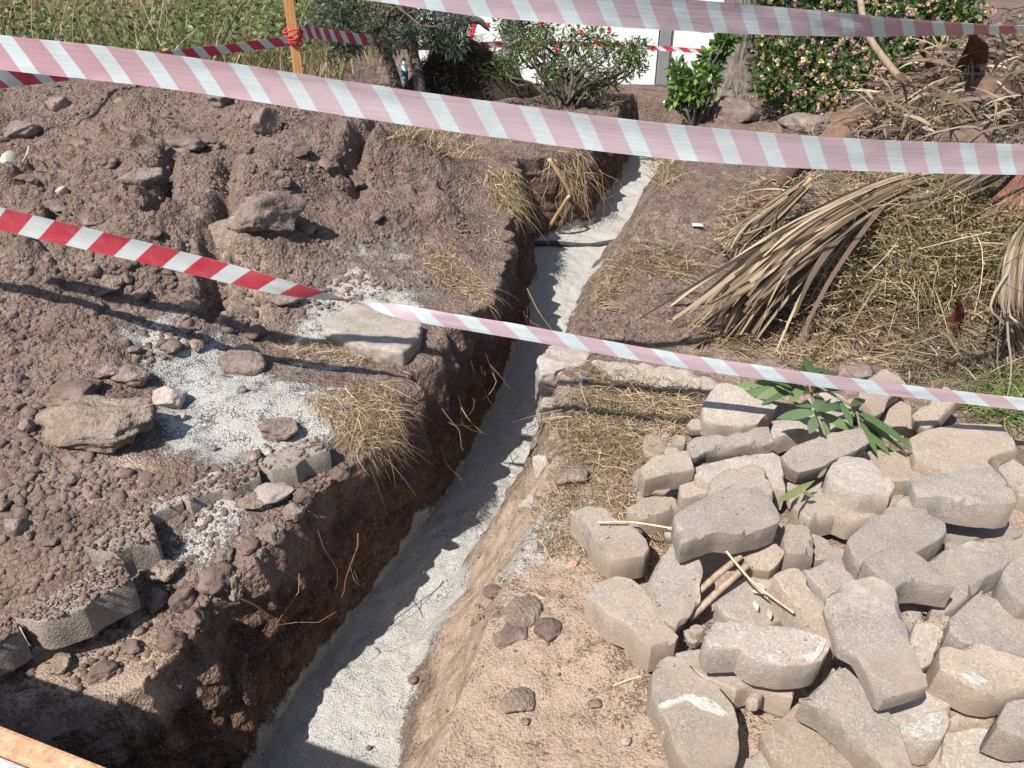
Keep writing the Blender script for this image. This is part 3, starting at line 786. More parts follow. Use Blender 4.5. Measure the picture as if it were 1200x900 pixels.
def block(name, poly_px, zc, th, a, b, mat, label, cat, group=None, **kw):
    """poly_px: outline of the upper face as sighted; zc its height; a, b its slope along x and y"""
    poly = np.asarray(poly_px, float)
    cx, cy = poly.mean(0)
    C = P(cx, cy, zc)
    n = np.array([-a, -b, 1.0]); n /= np.linalg.norm(n)
    d = ray(poly[:, 0], poly[:, 1])
    o = np.array([0, 0, CAM_H])
    t = ((C - o) @ n) / (d @ n)
    W = d * t[:, None] + o
    _seed[0] += 1
    base = C - n * th
    if 'voxel' in kw: me = remeshed(name, W - base, th, n, seed=_seed[0], **kw)
    else: me = crisp(name, W - base, th, n, seed=_seed[0], **kw)
    PLANES.append((poly, C, n, th))
    me.materials.append(mat)
    ob = link(name, me); ob.location = base
    tag(ob, label, cat, group)
    return ob
def loc(win, pts):
    ox, oy = WIN[win]; return [(ox + x / 6.0, oy + y / 6.0) for x, y in pts]

G_, T_, PL_, S_ = M_CONC, M_CONC_TAN, M_CONC_PALE, M_CONC_SANDY
HEAPG = "loose concrete pavers in the heap"
COMMON = "loose dusty concrete paver lying flat among others in the paver heap"
TIP = "loose concrete paver tipped towards the trench in the paver heap"
# (window, outline, height of upper face, thickness, slope x, slope y, material, label or None)
PAV = [
 (2, [(-40, 330), (20, 230), (60, 178), (130, 172), (245, 212), (310, 272), (420, 310), (488, 332), (440, 372), (385, 402), (350, 455), (230, 475), (60, 462), (-30, 430)], .175, .08, .0, .22, PL_, "pale chipped paver crossed by a tape shadow beside the straw"),
 (2, [(-20, 540), (60, 455), (170, 450), (245, 480), (120, 525), (10, 560)], .11, .06, 0, 0, G_, "small grey paver corner peeping out under the pale chipped one"),
 (2, [(-150, 610), (-100, 558), (80, 525), (250, 490), (425, 478), (445, 520), (462, 590), (250, 612), (100, 640), (-20, 650), (-80, 690), (-128, 700)], .21, .07, .05, .35, G_, "long grey paver tipped forward with a dark gap underneath"),
 (1, [(540, 775), (640, 690), (885, 642), (905, 720), (925, 780), (760, 800), (580, 850)], .19, .085, 0, .2, T_, "thick tan paver block jutting out over the white gravel spot"),
 (1, [(575, 545), (690, 500), (810, 570), (830, 640), (640, 700), (560, 640)], .065, .06, 0, 0, T_, "flat paver half buried in straw"),
 (4, [(452, 268), (520, 200), (600, 170), (790, 165), (838, 250), (700, 300), (560, 325), (480, 312)], .10, .085, 0, 0, T_, "squat tan paver in front of the thick tan block"),
 (5, [(-240, 325), (-100, 235), (0, 190), (160, 112), (300, 98), (370, 130), (430, 200), (500, 310), (495, 372), (380, 412), (200, 452), (60, 432), (-60, 472), (-185, 515)], .265, .085, 0, .12, G_, "broad grey coarse paver lying on top over a dark gap"),
 (2, [(30, 850), (110, 780), (300, 735), (390, 770), (440, 880), (470, 1000), (300, 950), (100, 960), (-20, 950)], .205, .07, 0, .1, T_, "tan paver directly behind the broad grey coarse one"),
 (2, [(-100, 765), (230, 682), (430, 648), (505, 690), (528, 800), (545, 930), (300, 860), (0, 870), (-80, 855)], .165, .08, 0, 0, PL_, "pale wide paver beneath the long tipped grey one"),
 (4, [(818, 110), (1060, 40), (1100, 150), (1030, 165), (835, 200)], .14, .085, 0, 0, T_, "tan paver end between the thick tan block and the broad grey one"),
 (4, [(52, 295), (170, 255), (250, 238), (300, 280), (360, 345), (500, 410), (580, 490), (607, 560), (570, 600), (430, 628), (340, 622), (260, 560), (200, 480), (178, 412), (110, 345)], .12, .09, 0, 0, T_, "notched tan paver lying alone at the straw's edge"),
 (7, [(168, 238), (250, 190), (370, 150), (470, 165), (570, 240), (640, 320), (665, 420), (740, 510), (812, 572), (790, 600), (620, 642), (540, 590), (450, 470), (330, 428), (230, 325), (162, 275)], .125, .10, 0, 0, T_, "notched paver with a waisted side lying on the bare soil"),
 (7, [(608, 205), (690, 30), (770, -80), (850, -60), (965, 40), (985, 115), (955, 215), (970, 335), (860, 470), (800, 522), (665, 432), (650, 310)], .15, .09, -.15, .35, G_, "angular grey paver leaning beside the two dry canes"),
 (5, [(222, 610), (310, 530), (480, 520), (545, 572), (490, 660), (432, 715), (300, 692)], .165, .07, .15, .3, S_, "small reddish tan broken paver wedged under the broad grey one"),
 (5, [(528, 358), (690, 350), (742, 490), (752, 572), (640, 588), (550, 582), (530, 470)], .185, .085, 0, .05, T_, "upright tan paver beside the small reddish broken one"),
 (8, [(55, 335), (200, 180), (300, 110), (470, 150), (500, 250), (548, 360), (540, 450), (400, 505), (300, 492), (120, 420)], .11, .07, 0, .05, G_, "grey paver scattered with dry papery leaves"),
 (8, [(470, 135), (560, 92), (640, 95), (690, 170), (800, 310), (870, 430), (905, 530), (920, 640), (800, 640), (690, 520), (590, 340)], .215, .08, -.1, .05, S_, "narrow long tan paver squeezed between larger ones"),
 (8, [(665, 100), (830, 35), (1000, 130), (1032, 180), (960, 260), (850, 300), (740, 180)], .17, .08, 0, .1, G_, "grey paver tucked behind the zigzag one and the narrow tan one"),
 (0, [(978, 688), (1000, 680), (1023, 675), (1035, 680), (1047, 688), (1056, 706), (1068, 733), (1064, 750), (1073, 767), (1080, 785), (1088, 803), (1034, 820), (1030, 817), (1013, 781), (1003, 765), (985, 757), (979, 738), (968, 705)], .285, .042, 0, .06, G_, "large zigzag paver with a stepped side lying on top of the heap"),
 (8, [(-25, 560), (60, 455), (300, 492), (550, 505), (700, 540), (830, 590), (855, 645), (800, 740), (700, 770), (530, 775), (350, 745), (270, 700), (230, 650), (0, 660)], .245, .095, 0, .1, PL_, "thick paver with white mortar patches on its upper face"),
 (10, [(310, 90), (500, 60), (760, 200), (1150, 330), (1135, 405), (830, 308), (740, 350), (500, 255), (400, 180)], .125, .075, 0, 0, T_, "tan paver pinned under the one with mortar patches"),
 (10, [(155, 230), (200, 118), (300, 113), (390, 160), (480, 265), (600, 320), (720, 470), (752, 600), (757, 750), (730, 890), (650, 1010), (450, 1020), (400, 880), (320, 780), (250, 560), (190, 470), (148, 380)], .145, .085, -.05, .12, T_, "rounded paver with a white painted streak lying on bare soil"),
 (11, [(130, 650), (270, 560), (390, 440), (460, 480), (600, 660), (760, 790), (840, 850), (780, 930), (700, 1000), (350, 1000), (200, 800)], .09, .07, 0, 0, S_, "sandy yellowish paver lying low beside the white streaked one"),
 (11, [(425, 410), (540, 335), (640, 225), (720, 190), (860, 320), (970, 450), (1080, 560), (1130, 700), (1200, 900), (1040, 930), (900, 790), (760, 640), (600, 500)], .205, .09, .0, .18, G_, "long grey paver with a broad sloping edge reaching past the sandy one"),
 (12, [(200, 445), (450, 200), (560, 235), (650, 330), (692, 420), (668, 600), (620, 690), (520, 705), (430, 670), (250, 620)], .165, .09, 0, 0, PL_, "pale paver with a white crust under the zigzag one"),
 (12, [(615, 50), (680, 8), (900, 20), (1100, 80), (1260, 150), (1320, 300), (1150, 345), (1050, 370), (900, 350), (740, 270), (612, 200)], .245, .10, 0, .12, S_, "thick light brown paver block with a pale scar on its face"),
 (12, [(680, 400), (800, 430), (1010, 515), (985, 560), (880, 552), (690, 588)], .13, .07, 0, 0, S_, "sandy brick like piece under the light brown block"),
 (12, [(1010, 610), (1035, 540), (1080, 440), (1200, 385), (1360, 420), (1360, 660), (1200, 680)], .215, .10, 0, .1, G_, "grey paver leaning against the light brown block's front"),
 (12, [(660, 600), (780, 598), (950, 630), (1100, 760), (1230, 870), (1230, 1020), (800, 1020), (620, 850)], .10, .07, 0, .05, PL_, "pale low paver below the sandy brick like piece"),
 (9, [(688, 442), (870, 280), (960, 285), (1100, 370), (1220, 420), (1320, 560), (1220, 700), (1100, 695), (960, 645), (790, 618), (676, 530)], .22, .085, 0, .05, G_, "broad coarse grey paver lying level beside the light brown block"),
 (9, [(1062, 110), (1120, 25), (1200, 10), (1320, 60), (1320, 340), (1200, 350), (1090, 250), (1040, 170)], .27, .085, 0, .05, G_, "smooth grey paver with rounded corner lying on top of its neighbours"),
 (6, [(500, 620), (720, 545), (910, 458), (1060, 530), (1135, 610), (1055, 690), (930, 748), (880, 830), (730, 960), (640, 1010), (560, 980), (560, 800)], .15, .08, 0, .03, G_, "big level grey paver behind the hump shaped one"),
 (6, [(80, 640), (200, 570), (310, 538), (440, 588), (590, 700), (722, 822), (620, 802), (480, 782), (360, 785), (300, 840), (180, 745)], .245, .085, 0, .08, G_, "hump shaped paver with a hollow under its front edge"),
 (6, [(-40, 500), (130, 330), (320, 220), (370, 185), (460, 200), (550, 280), (652, 390), (657, 450), (560, 512), (440, 578), (310, 560), (200, 590), (60, 660), (0, 600)], .205, .08, 0, .05, G_, "speckled dark grey paver beside the hump shaped one"),
 (6, [(395, 48), (640, 30), (800, -30), (930, -62), (1000, 10), (1100, 110), (1150, 225), (1060, 238), (900, 228), (760, 208), (640, 182), (450, 192)], .245, .095, 0, 0, G_, "long thick grey paver with angled ends bridging a gap"),
 (0, [(969, 553), (980, 537), (992, 534), (1012, 537), (1030, 547), (1043, 560), (1049, 570), (1044, 577), (1010, 577), (985, 567), (972, 560)], .25, .085, 0, 0, PL_, "rounded pale paver with a curved end sitting on top"),
 (2, [(518, 690), (600, 620), (870, 520), (1080, 488), (1132, 590), (990, 672), (900, 695), (840, 745), (640, 800), (570, 765)], .205, .07, .1, .4, G_, "grey broken kerb piece tipped up beneath the oleander sprig"),
 (2, [(443, 505), (480, 410), (700, 400), (900, 450), (890, 525), (780, 525), (680, 492), (560, 522), (465, 558)], .14, .08, 0, 0, PL_, "pale paver between the chipped one and the tipped kerb piece"),
 (2, [(560, 400), (690, 290), (790, 240), (920, 250), (1000, 310), (1012, 440), (900, 440), (760, 420)], .12, .07, 0, .05, PL_, "pale paver lying under the oleander leaves"),
 (3, [(40, 260), (70, 170), (240, 55), (300, 90), (380, 190), (245, 285), (215, 370), (165, 395)], .2, .07, -.12, .2, S_, "sandy pointed paver standing behind the oleander sprig"),
 (3, [(195, 435), (290, 290), (460, 330), (420, 400), (482, 485), (340, 490)], .13, .06, 0, .05, S_, "sandy flat paver between the pointed one and the tipped square one"),
 (3, [(410, 402), (520, 310), (640, 195), (745, 262), (640, 380), (530, 492), (478, 482)], .19, .05, .3, .15, S_, "square sandy paver tipped on edge by the dry weeds"),
 (3, [(400, 560), (520, 500), (760, 455), (1040, 466), (1110, 555), (1168, 632), (1060, 660), (975, 682), (945, 728), (800, 800), (640, 810), (440, 720)], .165, .075, 0, .02, S_, "wide sand strewn paver at the green grass edge of the heap"),
 (3, [(20, 690), (150, 638), (420, 640), (560, 740), (650, 805), (480, 840), (330, 860), (250, 860), (160, 760)], .13, .07, 0, 0, S_, "brownish flat paver behind the rounded pale one"),
 (3, [(1018, 762), (1140, 698), (1210, 770), (1330, 800), (1330, 900), (1120, 910)], .17, .08, .1, 0, T_, "tan paver corner beyond the end of the long thick one"),
 (6, [(1050, 20), (1200, 30), (1330, 90), (1260, 180), (1165, 185), (1100, 100)], .15, .08, .1, 0, T_, "tan paver sloping beside the long thick one's end"),
 (5, [(590, 225), (700, 150), (830, 70), (860, 130), (960, 230), (1040, 272), (1200, 280), (1145, 335), (1000, 352), (900, 308), (720, 348), (640, 300)], .185, .08, 0, .02, T_, "pale paver with a curled leaf sprig on it and a waisted front"),
 (5, [(712, 435), (850, 500), (1042, 628), (990, 718), (820, 622), (758, 642), (740, 540)], .14, .07, 0, 0, G_, "grey wedge below the waisted pale paver"),
 (6, [(640, 365), (760, 318), (850, 390), (1100, 340), (1195, 450), (1040, 522), (910, 462), (720, 552), (650, 542)], .10, .07, 0, 0, G_, "level grey paver in the gap under the long thick one"),
 (9, [(408, 620), (440, 480), (560, 472), (642, 540), (622, 622), (570, 690), (560, 745), (482, 802)], .18, .07, 0, .2, PL_, "smooth pale fragment wedged upright in a gap of the heap"),
 (9, [(510, 455), (590, 415), (678, 430), (660, 530), (600, 560)], .15, .07, 0, .1, S_, "small sandy chunk behind the smooth pale fragment"),
 (9, [(335, 340), (440, 370), (520, 410), (510, 480), (410, 500)], .11, .06, 0, 0, G_, "grey piece deep in the hollow under the hump shaped paver"),
 (2, [(535, 775), (580, 770), (680, 830), (610, 920), (550, 940)], .11, .06, 0, 0, T_, "tan sliver between the pale wide paver and the kerb piece"),
 (11, [(700, 200), (820, 160), (1000, 330), (1000, 480), (880, 360)], .12, .06, 0, 0, T_, "tan piece showing in the gap beside the zigzag paver"),
 (11, [(-60, 860), (150, 770), (330, 920), (200, 1010), (-60, 1000)], .06, .05, 0, 0, G_, "low grey paver next to the white streaked one's shadow"),
 (12, [(510, 790), (640, 700), (690, 800), (700, 960), (560, 960)], .09, .07, 0, 0, T_, "tan filler piece under the pale white crusted paver"),
 (6, [(920, 560), (1120, 480), (1300, 520), (1330, 640), (1180, 640), (1080, 720)], .12, .07, 0, 0, T_, "tan paver under the smooth rounded corner one"),
]
M_STREAK = None
for w, poly, zc, th, a, b, mat, lab in PAV:
    pp = poly if w == 0 else loc(w, poly)
    block("concrete_paver", pp, zc, th * .86, a, b, mat, lab or COMMON, "paver", HEAPG)

# lime and mortar left on some of them: thin crusts that belong to their paver
def crust(frag, poly_px, name):
    ob = next(o for o in scene.objects if o.get("label", "").startswith(frag))
    i = [k for k, p in enumerate(PAV) if p[7].startswith(frag)][0]
    poly, C_, n_, th_ = PLANES[i]
    q = np.asarray(poly_px, float); d_ = ray(q[:, 0], q[:, 1]); o_ = np.array([0, 0, CAM_H])
    W_ = d_ * (((C_ - o_) @ n_) / (d_ @ n_))[:, None] + o_ + n_ * .0022
    me = crisp(name, W_ - np.array(ob.location), .009, n_, seed=900 + i + len(poly_px), chip=.006, relief=.0022, step=.006, grow=0)
    me.materials.append(M_MORTAR); link(name, me, ob)
crust("rounded paver with a white painted streak", loc(10, [(185, 455), (250, 415), (340, 390), (430, 368), (470, 400), (520, 395), (600, 440), (690, 520), (620, 530), (540, 500), (450, 470), (400, 425), (330, 455), (250, 485), (200, 490)]), "white_streak")
crust("thick paver with white mortar patches", loc(8, [(285, 690), (360, 680), (520, 720), (540, 745), (480, 760), (350, 735)]), "mortar_patch")
crust("thick paver with white mortar patches", loc(8, [(660, 715), (740, 690), (790, 600), (835, 600), (800, 690), (750, 745)]), "mortar_patch")
crust("pale paver with a white crust", loc(12, [(350, 620), (440, 560), (560, 500), (630, 500), (640, 560), (560, 650), (450, 690)]), "white_crust")
crust("thick light brown paver block", loc(12, [(720, 230), (850, 212), (960, 290), (900, 315), (820, 310), (770, 255)]), "pale_scar")

# pavers still in place along the broken edge of the old path
EDGEG = "pavers still bedded along the trench lip"
E_ = M_CONC_EDGE
block("bedded_paver", [(18, 722), (75, 690), (128, 655), (140, 652), (152, 672), (154, 680), (108, 703), (98, 712), (58, 726), (45, 728)], .165, .09, 0, 0, E_, "large notched paver bedded in the lip above the yellow clay", "paver", EDGEG)
block("bedded_paver", [(100, 640), (150, 605), (172, 600), (183, 625), (182, 632), (150, 640), (136, 648)], .165, .09, 0, 0, E_, "earth covered paver bedded next to the large notched one", "paver", EDGEG)
block("bedded_paver", [(160, 595), (195, 575), (212, 582), (213, 588), (185, 600), (172, 606)], .155, .08, 0, 0, E_, "small dark paver end set back in the lip", "paver", EDGEG)
block("bedded_paver", [(206, 578), (240, 560), (264, 552), (268, 570), (232, 582), (222, 588)], .16, .09, 0, 0, E_, "bedded paver half hidden under grit", "paver", EDGEG)
block("bedded_paver", [(248, 572), (266, 555), (296, 540), (302, 548), (304, 556), (268, 574)], .16, .09, 0, 0, E_, "bedded paver beneath small stones beside the sandy patch", "paver", EDGEG)
block("bedded_paver", [(302, 542), (330, 525), (368, 514), (384, 520), (386, 526), (356, 536), (346, 546), (318, 550)], .165, .09, 0, 0, M_CONC, "grey sand dusted paver overhanging the trench at the straw tuft", "paver", EDGEG)
block("bedded_paver", [(-40, 750), (0, 728), (14, 722), (24, 738), (0, 752), (-30, 765)], .15, .09, 0, 0, E_, "paver end bedded in the lip next to the clay slope", "paver", EDGEG)
block("concrete_slab_fragment", [(380, 386), (392, 366), (420, 352), (494, 378), (490, 396), (470, 412), (415, 402)], .205, .17, .03, 0, M_CONC_PALE, "pale slab of old concrete jutting from the bank above the trench", "concrete slab", voxel=.010, chip=.03, rough=.008)
FOOT = "pieces of old concrete footing"
block("concrete_footing", [(692, 420), (742, 424), (800, 432), (846, 446), (836, 462), (782, 452), (722, 442)], .048, .12, 0, 0, M_CONC_PALE, "long pale piece of old footing half buried between straw and dry frond", "concrete footing", FOOT, voxel=.010, chip=.04, rough=.012)
block("concrete_footing", [(630, 420), (642, 404), (668, 403), (694, 412), (684, 424), (650, 436), (634, 438)], .045, .28, 0, 0, M_CONC_PALE, "short pale piece of old footing at the trench's edge", "concrete footing", FOOT, voxel=.010, chip=.04, rough=.012)

# earth still lying on the bedded pavers
rg = np.random.default_rng(809); gp = []
for poly, C_, n_, th_ in PLANES[len(PAV):len(PAV) + 7]:
    k_ = int(90 + 0.05 * abs(np.ptp(poly[:, 0]) * np.ptp(poly[:, 1]))); q = sample_px(poly, k_, rg); d_ = ray(q[:, 0], q[:, 1]); o_ = np.array([0, 0, CAM_H]); t_ = ((C_ - o_) @ n_) / (d_ @ n_)
    gp.append(d_ * t_[:, None] + o_)
gp = np.concatenate(gp)
scatter_stones("bedded_paver_crumbs", gp, 0.0022 + 0.009 * rg.random(len(gp)) ** 3.5, 1, M_CLOD, "earth crumbs lying on the bedded pavers", rng=rg, sink=.6)
# dust and grit lying on the pavers, and shards in the gaps between them
gp, gz = [], []
rg = np.random.default_rng(808)
for poly, C_, n_, th_ in PLANES:
    q = sample_px(poly, 34, rg); d_ = ray(q[:, 0], q[:, 1]); o_ = np.array([0, 0, CAM_H]); t_ = ((C_ - o_) @ n_) / (d_ @ n_)
    gp.append(d_ * t_[:, None] + o_)
gp = np.concatenate(gp); gz = 0.0010 + 0.0036 * rg.random(len(gp)) ** 4
scatter_stones("paver_grit", gp, gz, 1, M_CONC_SANDY, "dust and grit lying on the pavers", rng=rg, sink=.5)
GAP = [(690, 640), (740, 560), (840, 460), (1000, 440), (1180, 480), (1200, 900), (770, 900), (790, 760)]
q = sample_px(GAP, 900, rg); free = np.ones(len(q), bool)
for poly, *_ in PLANES: free &= ~in_poly(q[:, 0], q[:, 1], poly)
q = q[free][:46]
for k, (x_, y_) in enumerate(q):
    r_ = rg.uniform(.6, 1.0) * 13; kk = rg.integers(5, 8); an_ = (np.arange(kk) + rg.uniform(-.25, .25, kk)) * 6.283 / kk
    rr_ = r_ * rg.uniform(.75, 1.1, len(an_))
    block("concrete_shard", [(x_ + math.cos(t) * w_, y_ - math.sin(t) * w_ * .72) for t, w_ in zip(an_, rr_)], rg.uniform(.075, .125), rg.uniform(.018, .035), rg.normal(0, .25), rg.normal(.05, .25), (M_CONC, M_CONC_TAN, M_CONC_SANDY)[k % 3], "small broken concrete shard in a gap between the heaped pavers", "concrete shard", "concrete shards between the pavers", step=.009, chip=.002)

# ------------------------------------------------------------------ natural stones
def rock_mesh(name, sx, sy, sz, seed, mat, sub=4, facets=9, rough=0.10):
    V, F = ico(sub, seed, 0.10, 1.0)
    rs = np.random.default_rng(seed)
    for _ in range(facets):
        nn = rs.normal(size=3); nn /= np.linalg.norm(nn); d = 0.52 + 0.34 * rs.random()
        s = V @ nn; over = np.maximum(s - d, 0); V = V - nn[None] * (over * 0.96)[:, None]
    nrm = V / np.linalg.norm(V, axis=1)[:, None]
    V = V + nrm * (rough * fbm(V[:, 0] * 2.6 + seed, V[:, 1] * 2.6, V[:, 2] * 2.6, oct=4, seed=seed))[:, None]
    V = V + nrm * (.035 * fbm(V[:, 0] * 9 + seed, V[:, 1] * 9, V[:, 2] * 9, oct=3, seed=seed + 3))[:, None]
    V = V * np.array([sx, sy, sz])
    return np_mesh(name, V, F, mat, False)
def rock(px, py, wpx, hpx, mat, label, seed, rot=0.0, tilt=0.0, flat=None, name="stone", cat="stone", group=None, sub=4, facets=9, rough=.2, sink=.38, yratio=.8):
    """px, py: middle of the stone; wpx, hpx: size in the photograph"""
    b = hit1(px, py + hpx * 0.42)
    dp = depth_of(b); sx = wpx / FPX * dp * 0.5; sz = (hpx / FPX * dp * 0.5) * (flat or 0.85)
    sy = sx * yratio
    me = rock_mesh(name, sx, sy, sz, seed, mat, sub, facets, rough)
    o = link(name, me)
    y = b[1] + sy * 0.5
    o.location = (b[0], y, gnd(b[0], y) + sz * (1 - 2 * sink) + 0.004)
    o.rotation_euler = (tilt, 0.0, rot)
    tag(o, label, cat, group)
    return o
MS, MT, MP = M_STONE, M_STONE_TAN, M_STONE_PALE
rock(308, 248, 92, 78, MS, "big mauve boulder on the spoil heap beside a digger tooth furrow", 21, .3, .1, sub=5, rough=.24, facets=13)
rock(268, 284, 66, 46, MT, "crumbly tan lump leaning against the big mauve boulder", 22, .1, .2, sub=4, rough=.2)
rock(312, 137, 34, 56, MS, "upright wedge of rock standing near the heap's crest", 23, .6, .3, yratio=1.0)
rock(163, 206, 52, 34, MS, "rounded stone sunk in the heap left of the furrow", 24, .2, 0, sink=.45)
rock(118, 494, 148, 62, MT, "wide flat crusty tan slab of stone resting on the sandy patch's edge", 25, -.1, .12, flat=.75, sub=5, facets=7, rough=.3, sink=.3, yratio=.55)
rock(88, 468, 62, 26, M_CLOD, "lumpy clod of brown earth sitting on the flat tan slab", 26, .2, 0, sub=4, rough=.34, facets=2, sink=.05, name="earth_clod", cat="earth clod")
rock(195, 463, 54, 36, MP, "pale pinkish boulder casting its shadow on the grey sand", 27, .3, .1, facets=10)
rock(278, 419, 66, 44, MS, "wedge topped mauve stone lying on the grey sand", 28, -.2, .15, facets=11)
rock(325, 500, 54, 40, MS, "rough mauve stone on the sand above the overhanging paver", 29, .4, .1)
rock(150, 441, 44, 28, MT, "dusty tan stone touching the pale pinkish boulder", 30, .1, 0, sink=.4)
rock(128, 434, 34, 24, MS, "dark stone next to the dusty tan one", 31, .6)
rock(213, 487, 15, 12, MP, "round pebble beside the pale pinkish boulder", 32, sub=3)
rock(283, 456, 14, 13, MS, "small dark pebble in the tape's shadow line on the sand", 33, sub=3)
rock(250, 525, 11, 9, MT, "tiny ochre pebble on the open grey sand", 34, sub=3)
rock(294, 533, 24, 18, MS, "mauve pebble behind the overhanging paver", 35, sub=3)
rock(312, 530, 16, 10, MP, "flat pebble behind the overhanging paver", 36, sub=3)
rock(253, 558, 17, 15, MP, "pale pebble on the bedded pavers", 37, sub=3)
rock(68, 122, 38, 22, MS, "stone slab on the crest of the heap under the far tape", 38)
rock(255, 112, 44, 30, M_CLOD, "big dark clod on the crest in front of the wooden post", 39, rough=.3, name="earth_clod", cat="earth clod")
rock(66, 243, 30, 24, MS, "squarish stone just above the red striped tape", 40)
rock(73, 223, 18, 18, MP, "small tan stone above the squarish one", 41, sub=3)
rock(20, 150, 44, 26, MS, "half buried stone by the plastic pipe end", 42, sink=.45)
rock(210, 165, 50, 24, M_CLOD, "broken cluster of hard earth in the middle of the heap", 43, rough=.3, name="earth_clod", cat="earth clod")
rock(140, 118, 15, 13, MT, "small stone below the crest beside the far tape", 44, sub=3)
rock(328, 205, 14, 20, MS, "thin upright stone behind the big mauve boulder", 45, sub=3)
rock(25, 10 + 305, 26, 18, MS, "stone lying in the long tape shadow", 46, sub=3)
SMALLG = "fist sized stones on the near flank of the heap"
for i, (px, py, w, h) in enumerate([(108, 318, 28, 20), (130, 335, 30, 20), (125, 345, 34, 16), (165, 346, 26, 20), (223, 356, 30, 22), (192, 405, 20, 14), (200, 410, 30, 18), (230, 405, 24, 18), (150, 330, 20, 16), (335, 352, 40, 18), (240, 398, 18, 14), (62, 492 - 120, 28, 18), (20, 448, 30, 30), (85, 452, 22, 20), (28, 570, 14, 12), (82, 563, 26, 14), (30, 500, 24, 22), (45, 478, 18, 14), (22, 615, 30, 30), (5, 590, 20, 26), (60, 640, 22, 14), (36, 628, 14, 18), (265, 305 + 30, 24, 16), (300, 400 - 10, 30, 22), (160, 470 - 60, 20, 16)]):
    rock(px, py, w, h, (MS, MT, M_CLOD)[i % 3], "fist sized brown stone among the clods on the heap's near flank", 60 + i, i * .7, sub=3, name="stone", group=SMALLG, sink=.25)
for i, (px, py, w, h) in enumerate([(90, 165, 34, 22), (125, 190, 28, 20), (200, 135, 30, 18), (245, 165, 36, 24), (285, 175, 26, 18), (350, 175, 34, 24), (385, 195, 30, 20), (110, 260, 30, 20), (180, 275, 26, 18), (360, 270, 30, 18), (420, 215, 30, 22), (30, 210, 34, 22), (40, 265, 30, 20), (335, 215, 24, 16), (440, 255, 26, 16), (150, 150, 24, 16)]):
    rock(px, py, w, h, M_CLOD, "hard brown earth clod lying among the crumbs high on the spoil heap", 160 + i, i * .8, .1 * (i % 3), rough=.3, facets=10, name="earth_clod", cat="earth clod", group="clods high on the spoil heap", sink=.3)
LIPG = "lumps along the broken trench lip"
for i, (px, py, w, h) in enumerate([(190, 672, 40, 26), (215, 700, 30, 40), (180, 705, 36, 22), (205, 760, 34, 40), (300, 590, 40, 22), (255, 680, 44, 34), (280, 715, 28, 36), (155, 760, 24, 20), (345, 600, 30, 24), (290, 640, 30, 18), (320, 640, 34, 30), (355, 580, 26, 22), (265, 650, 26, 20), (235, 735, 30, 34), (175, 790, 30, 26), (120, 790, 34, 22), (70, 780, 30, 18), (400, 560, 24, 24), (310, 672, 26, 34)]):
    rock(px, py, w, h, M_CLOD if i % 2 else MT, "crumbly earth lump clinging to the broken lip below the bedded pavers", 100 + i, i * .9, sub=4, rough=.3, facets=3, name="earth_lump", cat="earth lump", group=LIPG, sink=.35)
rock(318, 582, 54, 24, M_CONC_PALE, "sand dusted mortar lump below the overhanging paver", 120, rough=.2, name="mortar_lump", cat="mortar lump", sink=.3)
rock(646, 470, 34, 22, M_CONC_PALE, "whitish mortar lump on the trench's edge below the footing", 121, name="mortar_lump", cat="mortar lump")
rock(634, 535, 30, 50, M_CONC_PALE, "tall pale mortar piece stuck to the right trench side", 122, name="mortar_lump", cat="mortar lump", rough=.3, sink=.5, facets=12)
rock(622, 582, 34, 44, M_CONC_PALE, "pale mortar piece at the foot of the right trench side", 123, name="mortar_lump", cat="mortar lump", rough=.3, sink=.5, facets=12)
rock(668, 555, 50, 30, MT, "reddish brick coloured lump among straw beside the trench", 124, rough=.2, sink=.45)
rock(672, 483, 24, 16, MT, "dusty stone on the straw covered soil near the footing", 125, sink=.4)
rock(560, 700 - 50, 10, 8, MT, "pinkish pebble on the sand spill at the trench", 126, sub=3)
rock(672, 662, 14, 12, mottled("brick_pink", (.38, .2, .15), (.46, .26, .2)), "pink brick chip on the soil beside the notched paver", 127, sub=3)
rock(697, 825, 18, 14, MT, "tan pebble on the bare soil by a straw stalk", 128, sub=3)
rock(616, 848, 14, 10, MT, "flat pebble sunk in the trodden soil", 129, sub=3)
rock(733, 870, 14, 12, MP, "pale chip on the bare soil near the white streaked paver", 130, sub=3)
rock(484, 796, 12, 12, M_CLOD, "dark pebble where the clay slope meets the sand", 131, sub=3)
rock(432, 877, 7, 7, M_CLOD, "dark crumb alone on the sunlit trench sand", 132, sub=3)
for i, (px, py, w, h) in enumerate([(612, 716, 56, 40), (600, 742, 44, 30), (588, 748, 24, 20), (640, 730, 40, 44), (608, 818, 44, 40), (575, 690, 24, 18)]):
    rock(px, py, w, h, M_CLOD if i % 2 else MT, "flaky slab of dried earth broken up on the right bank", 140 + i, .8, .1, flat=.45, rough=.24, facets=3, name="earth_lump", cat="earth lump", group="dried earth flakes on the right bank", sink=.45)
rock(862, 122, 62, 50, MS, "brown weathered rock leaning at the palm trunk's foot", 150, -.4, .2, sub=4, rough=.2)
rock(950, 142, 80, 30, MS, "long low rock under the flowering bush", 151, .1, 0, sub=4)
rock(672, 95, 60, 24, MS, "earth covered stone behind the pomegranate shrub", 152)
rock(908, 450 - 15, 54, 16, MS, "brown earth block in shade behind the oleander sprig", 153, sink=.3)
rock(1010, 450 - 12, 50, 26, MS, "dark earth block behind the sandy pointed paver", 154, sink=.3)

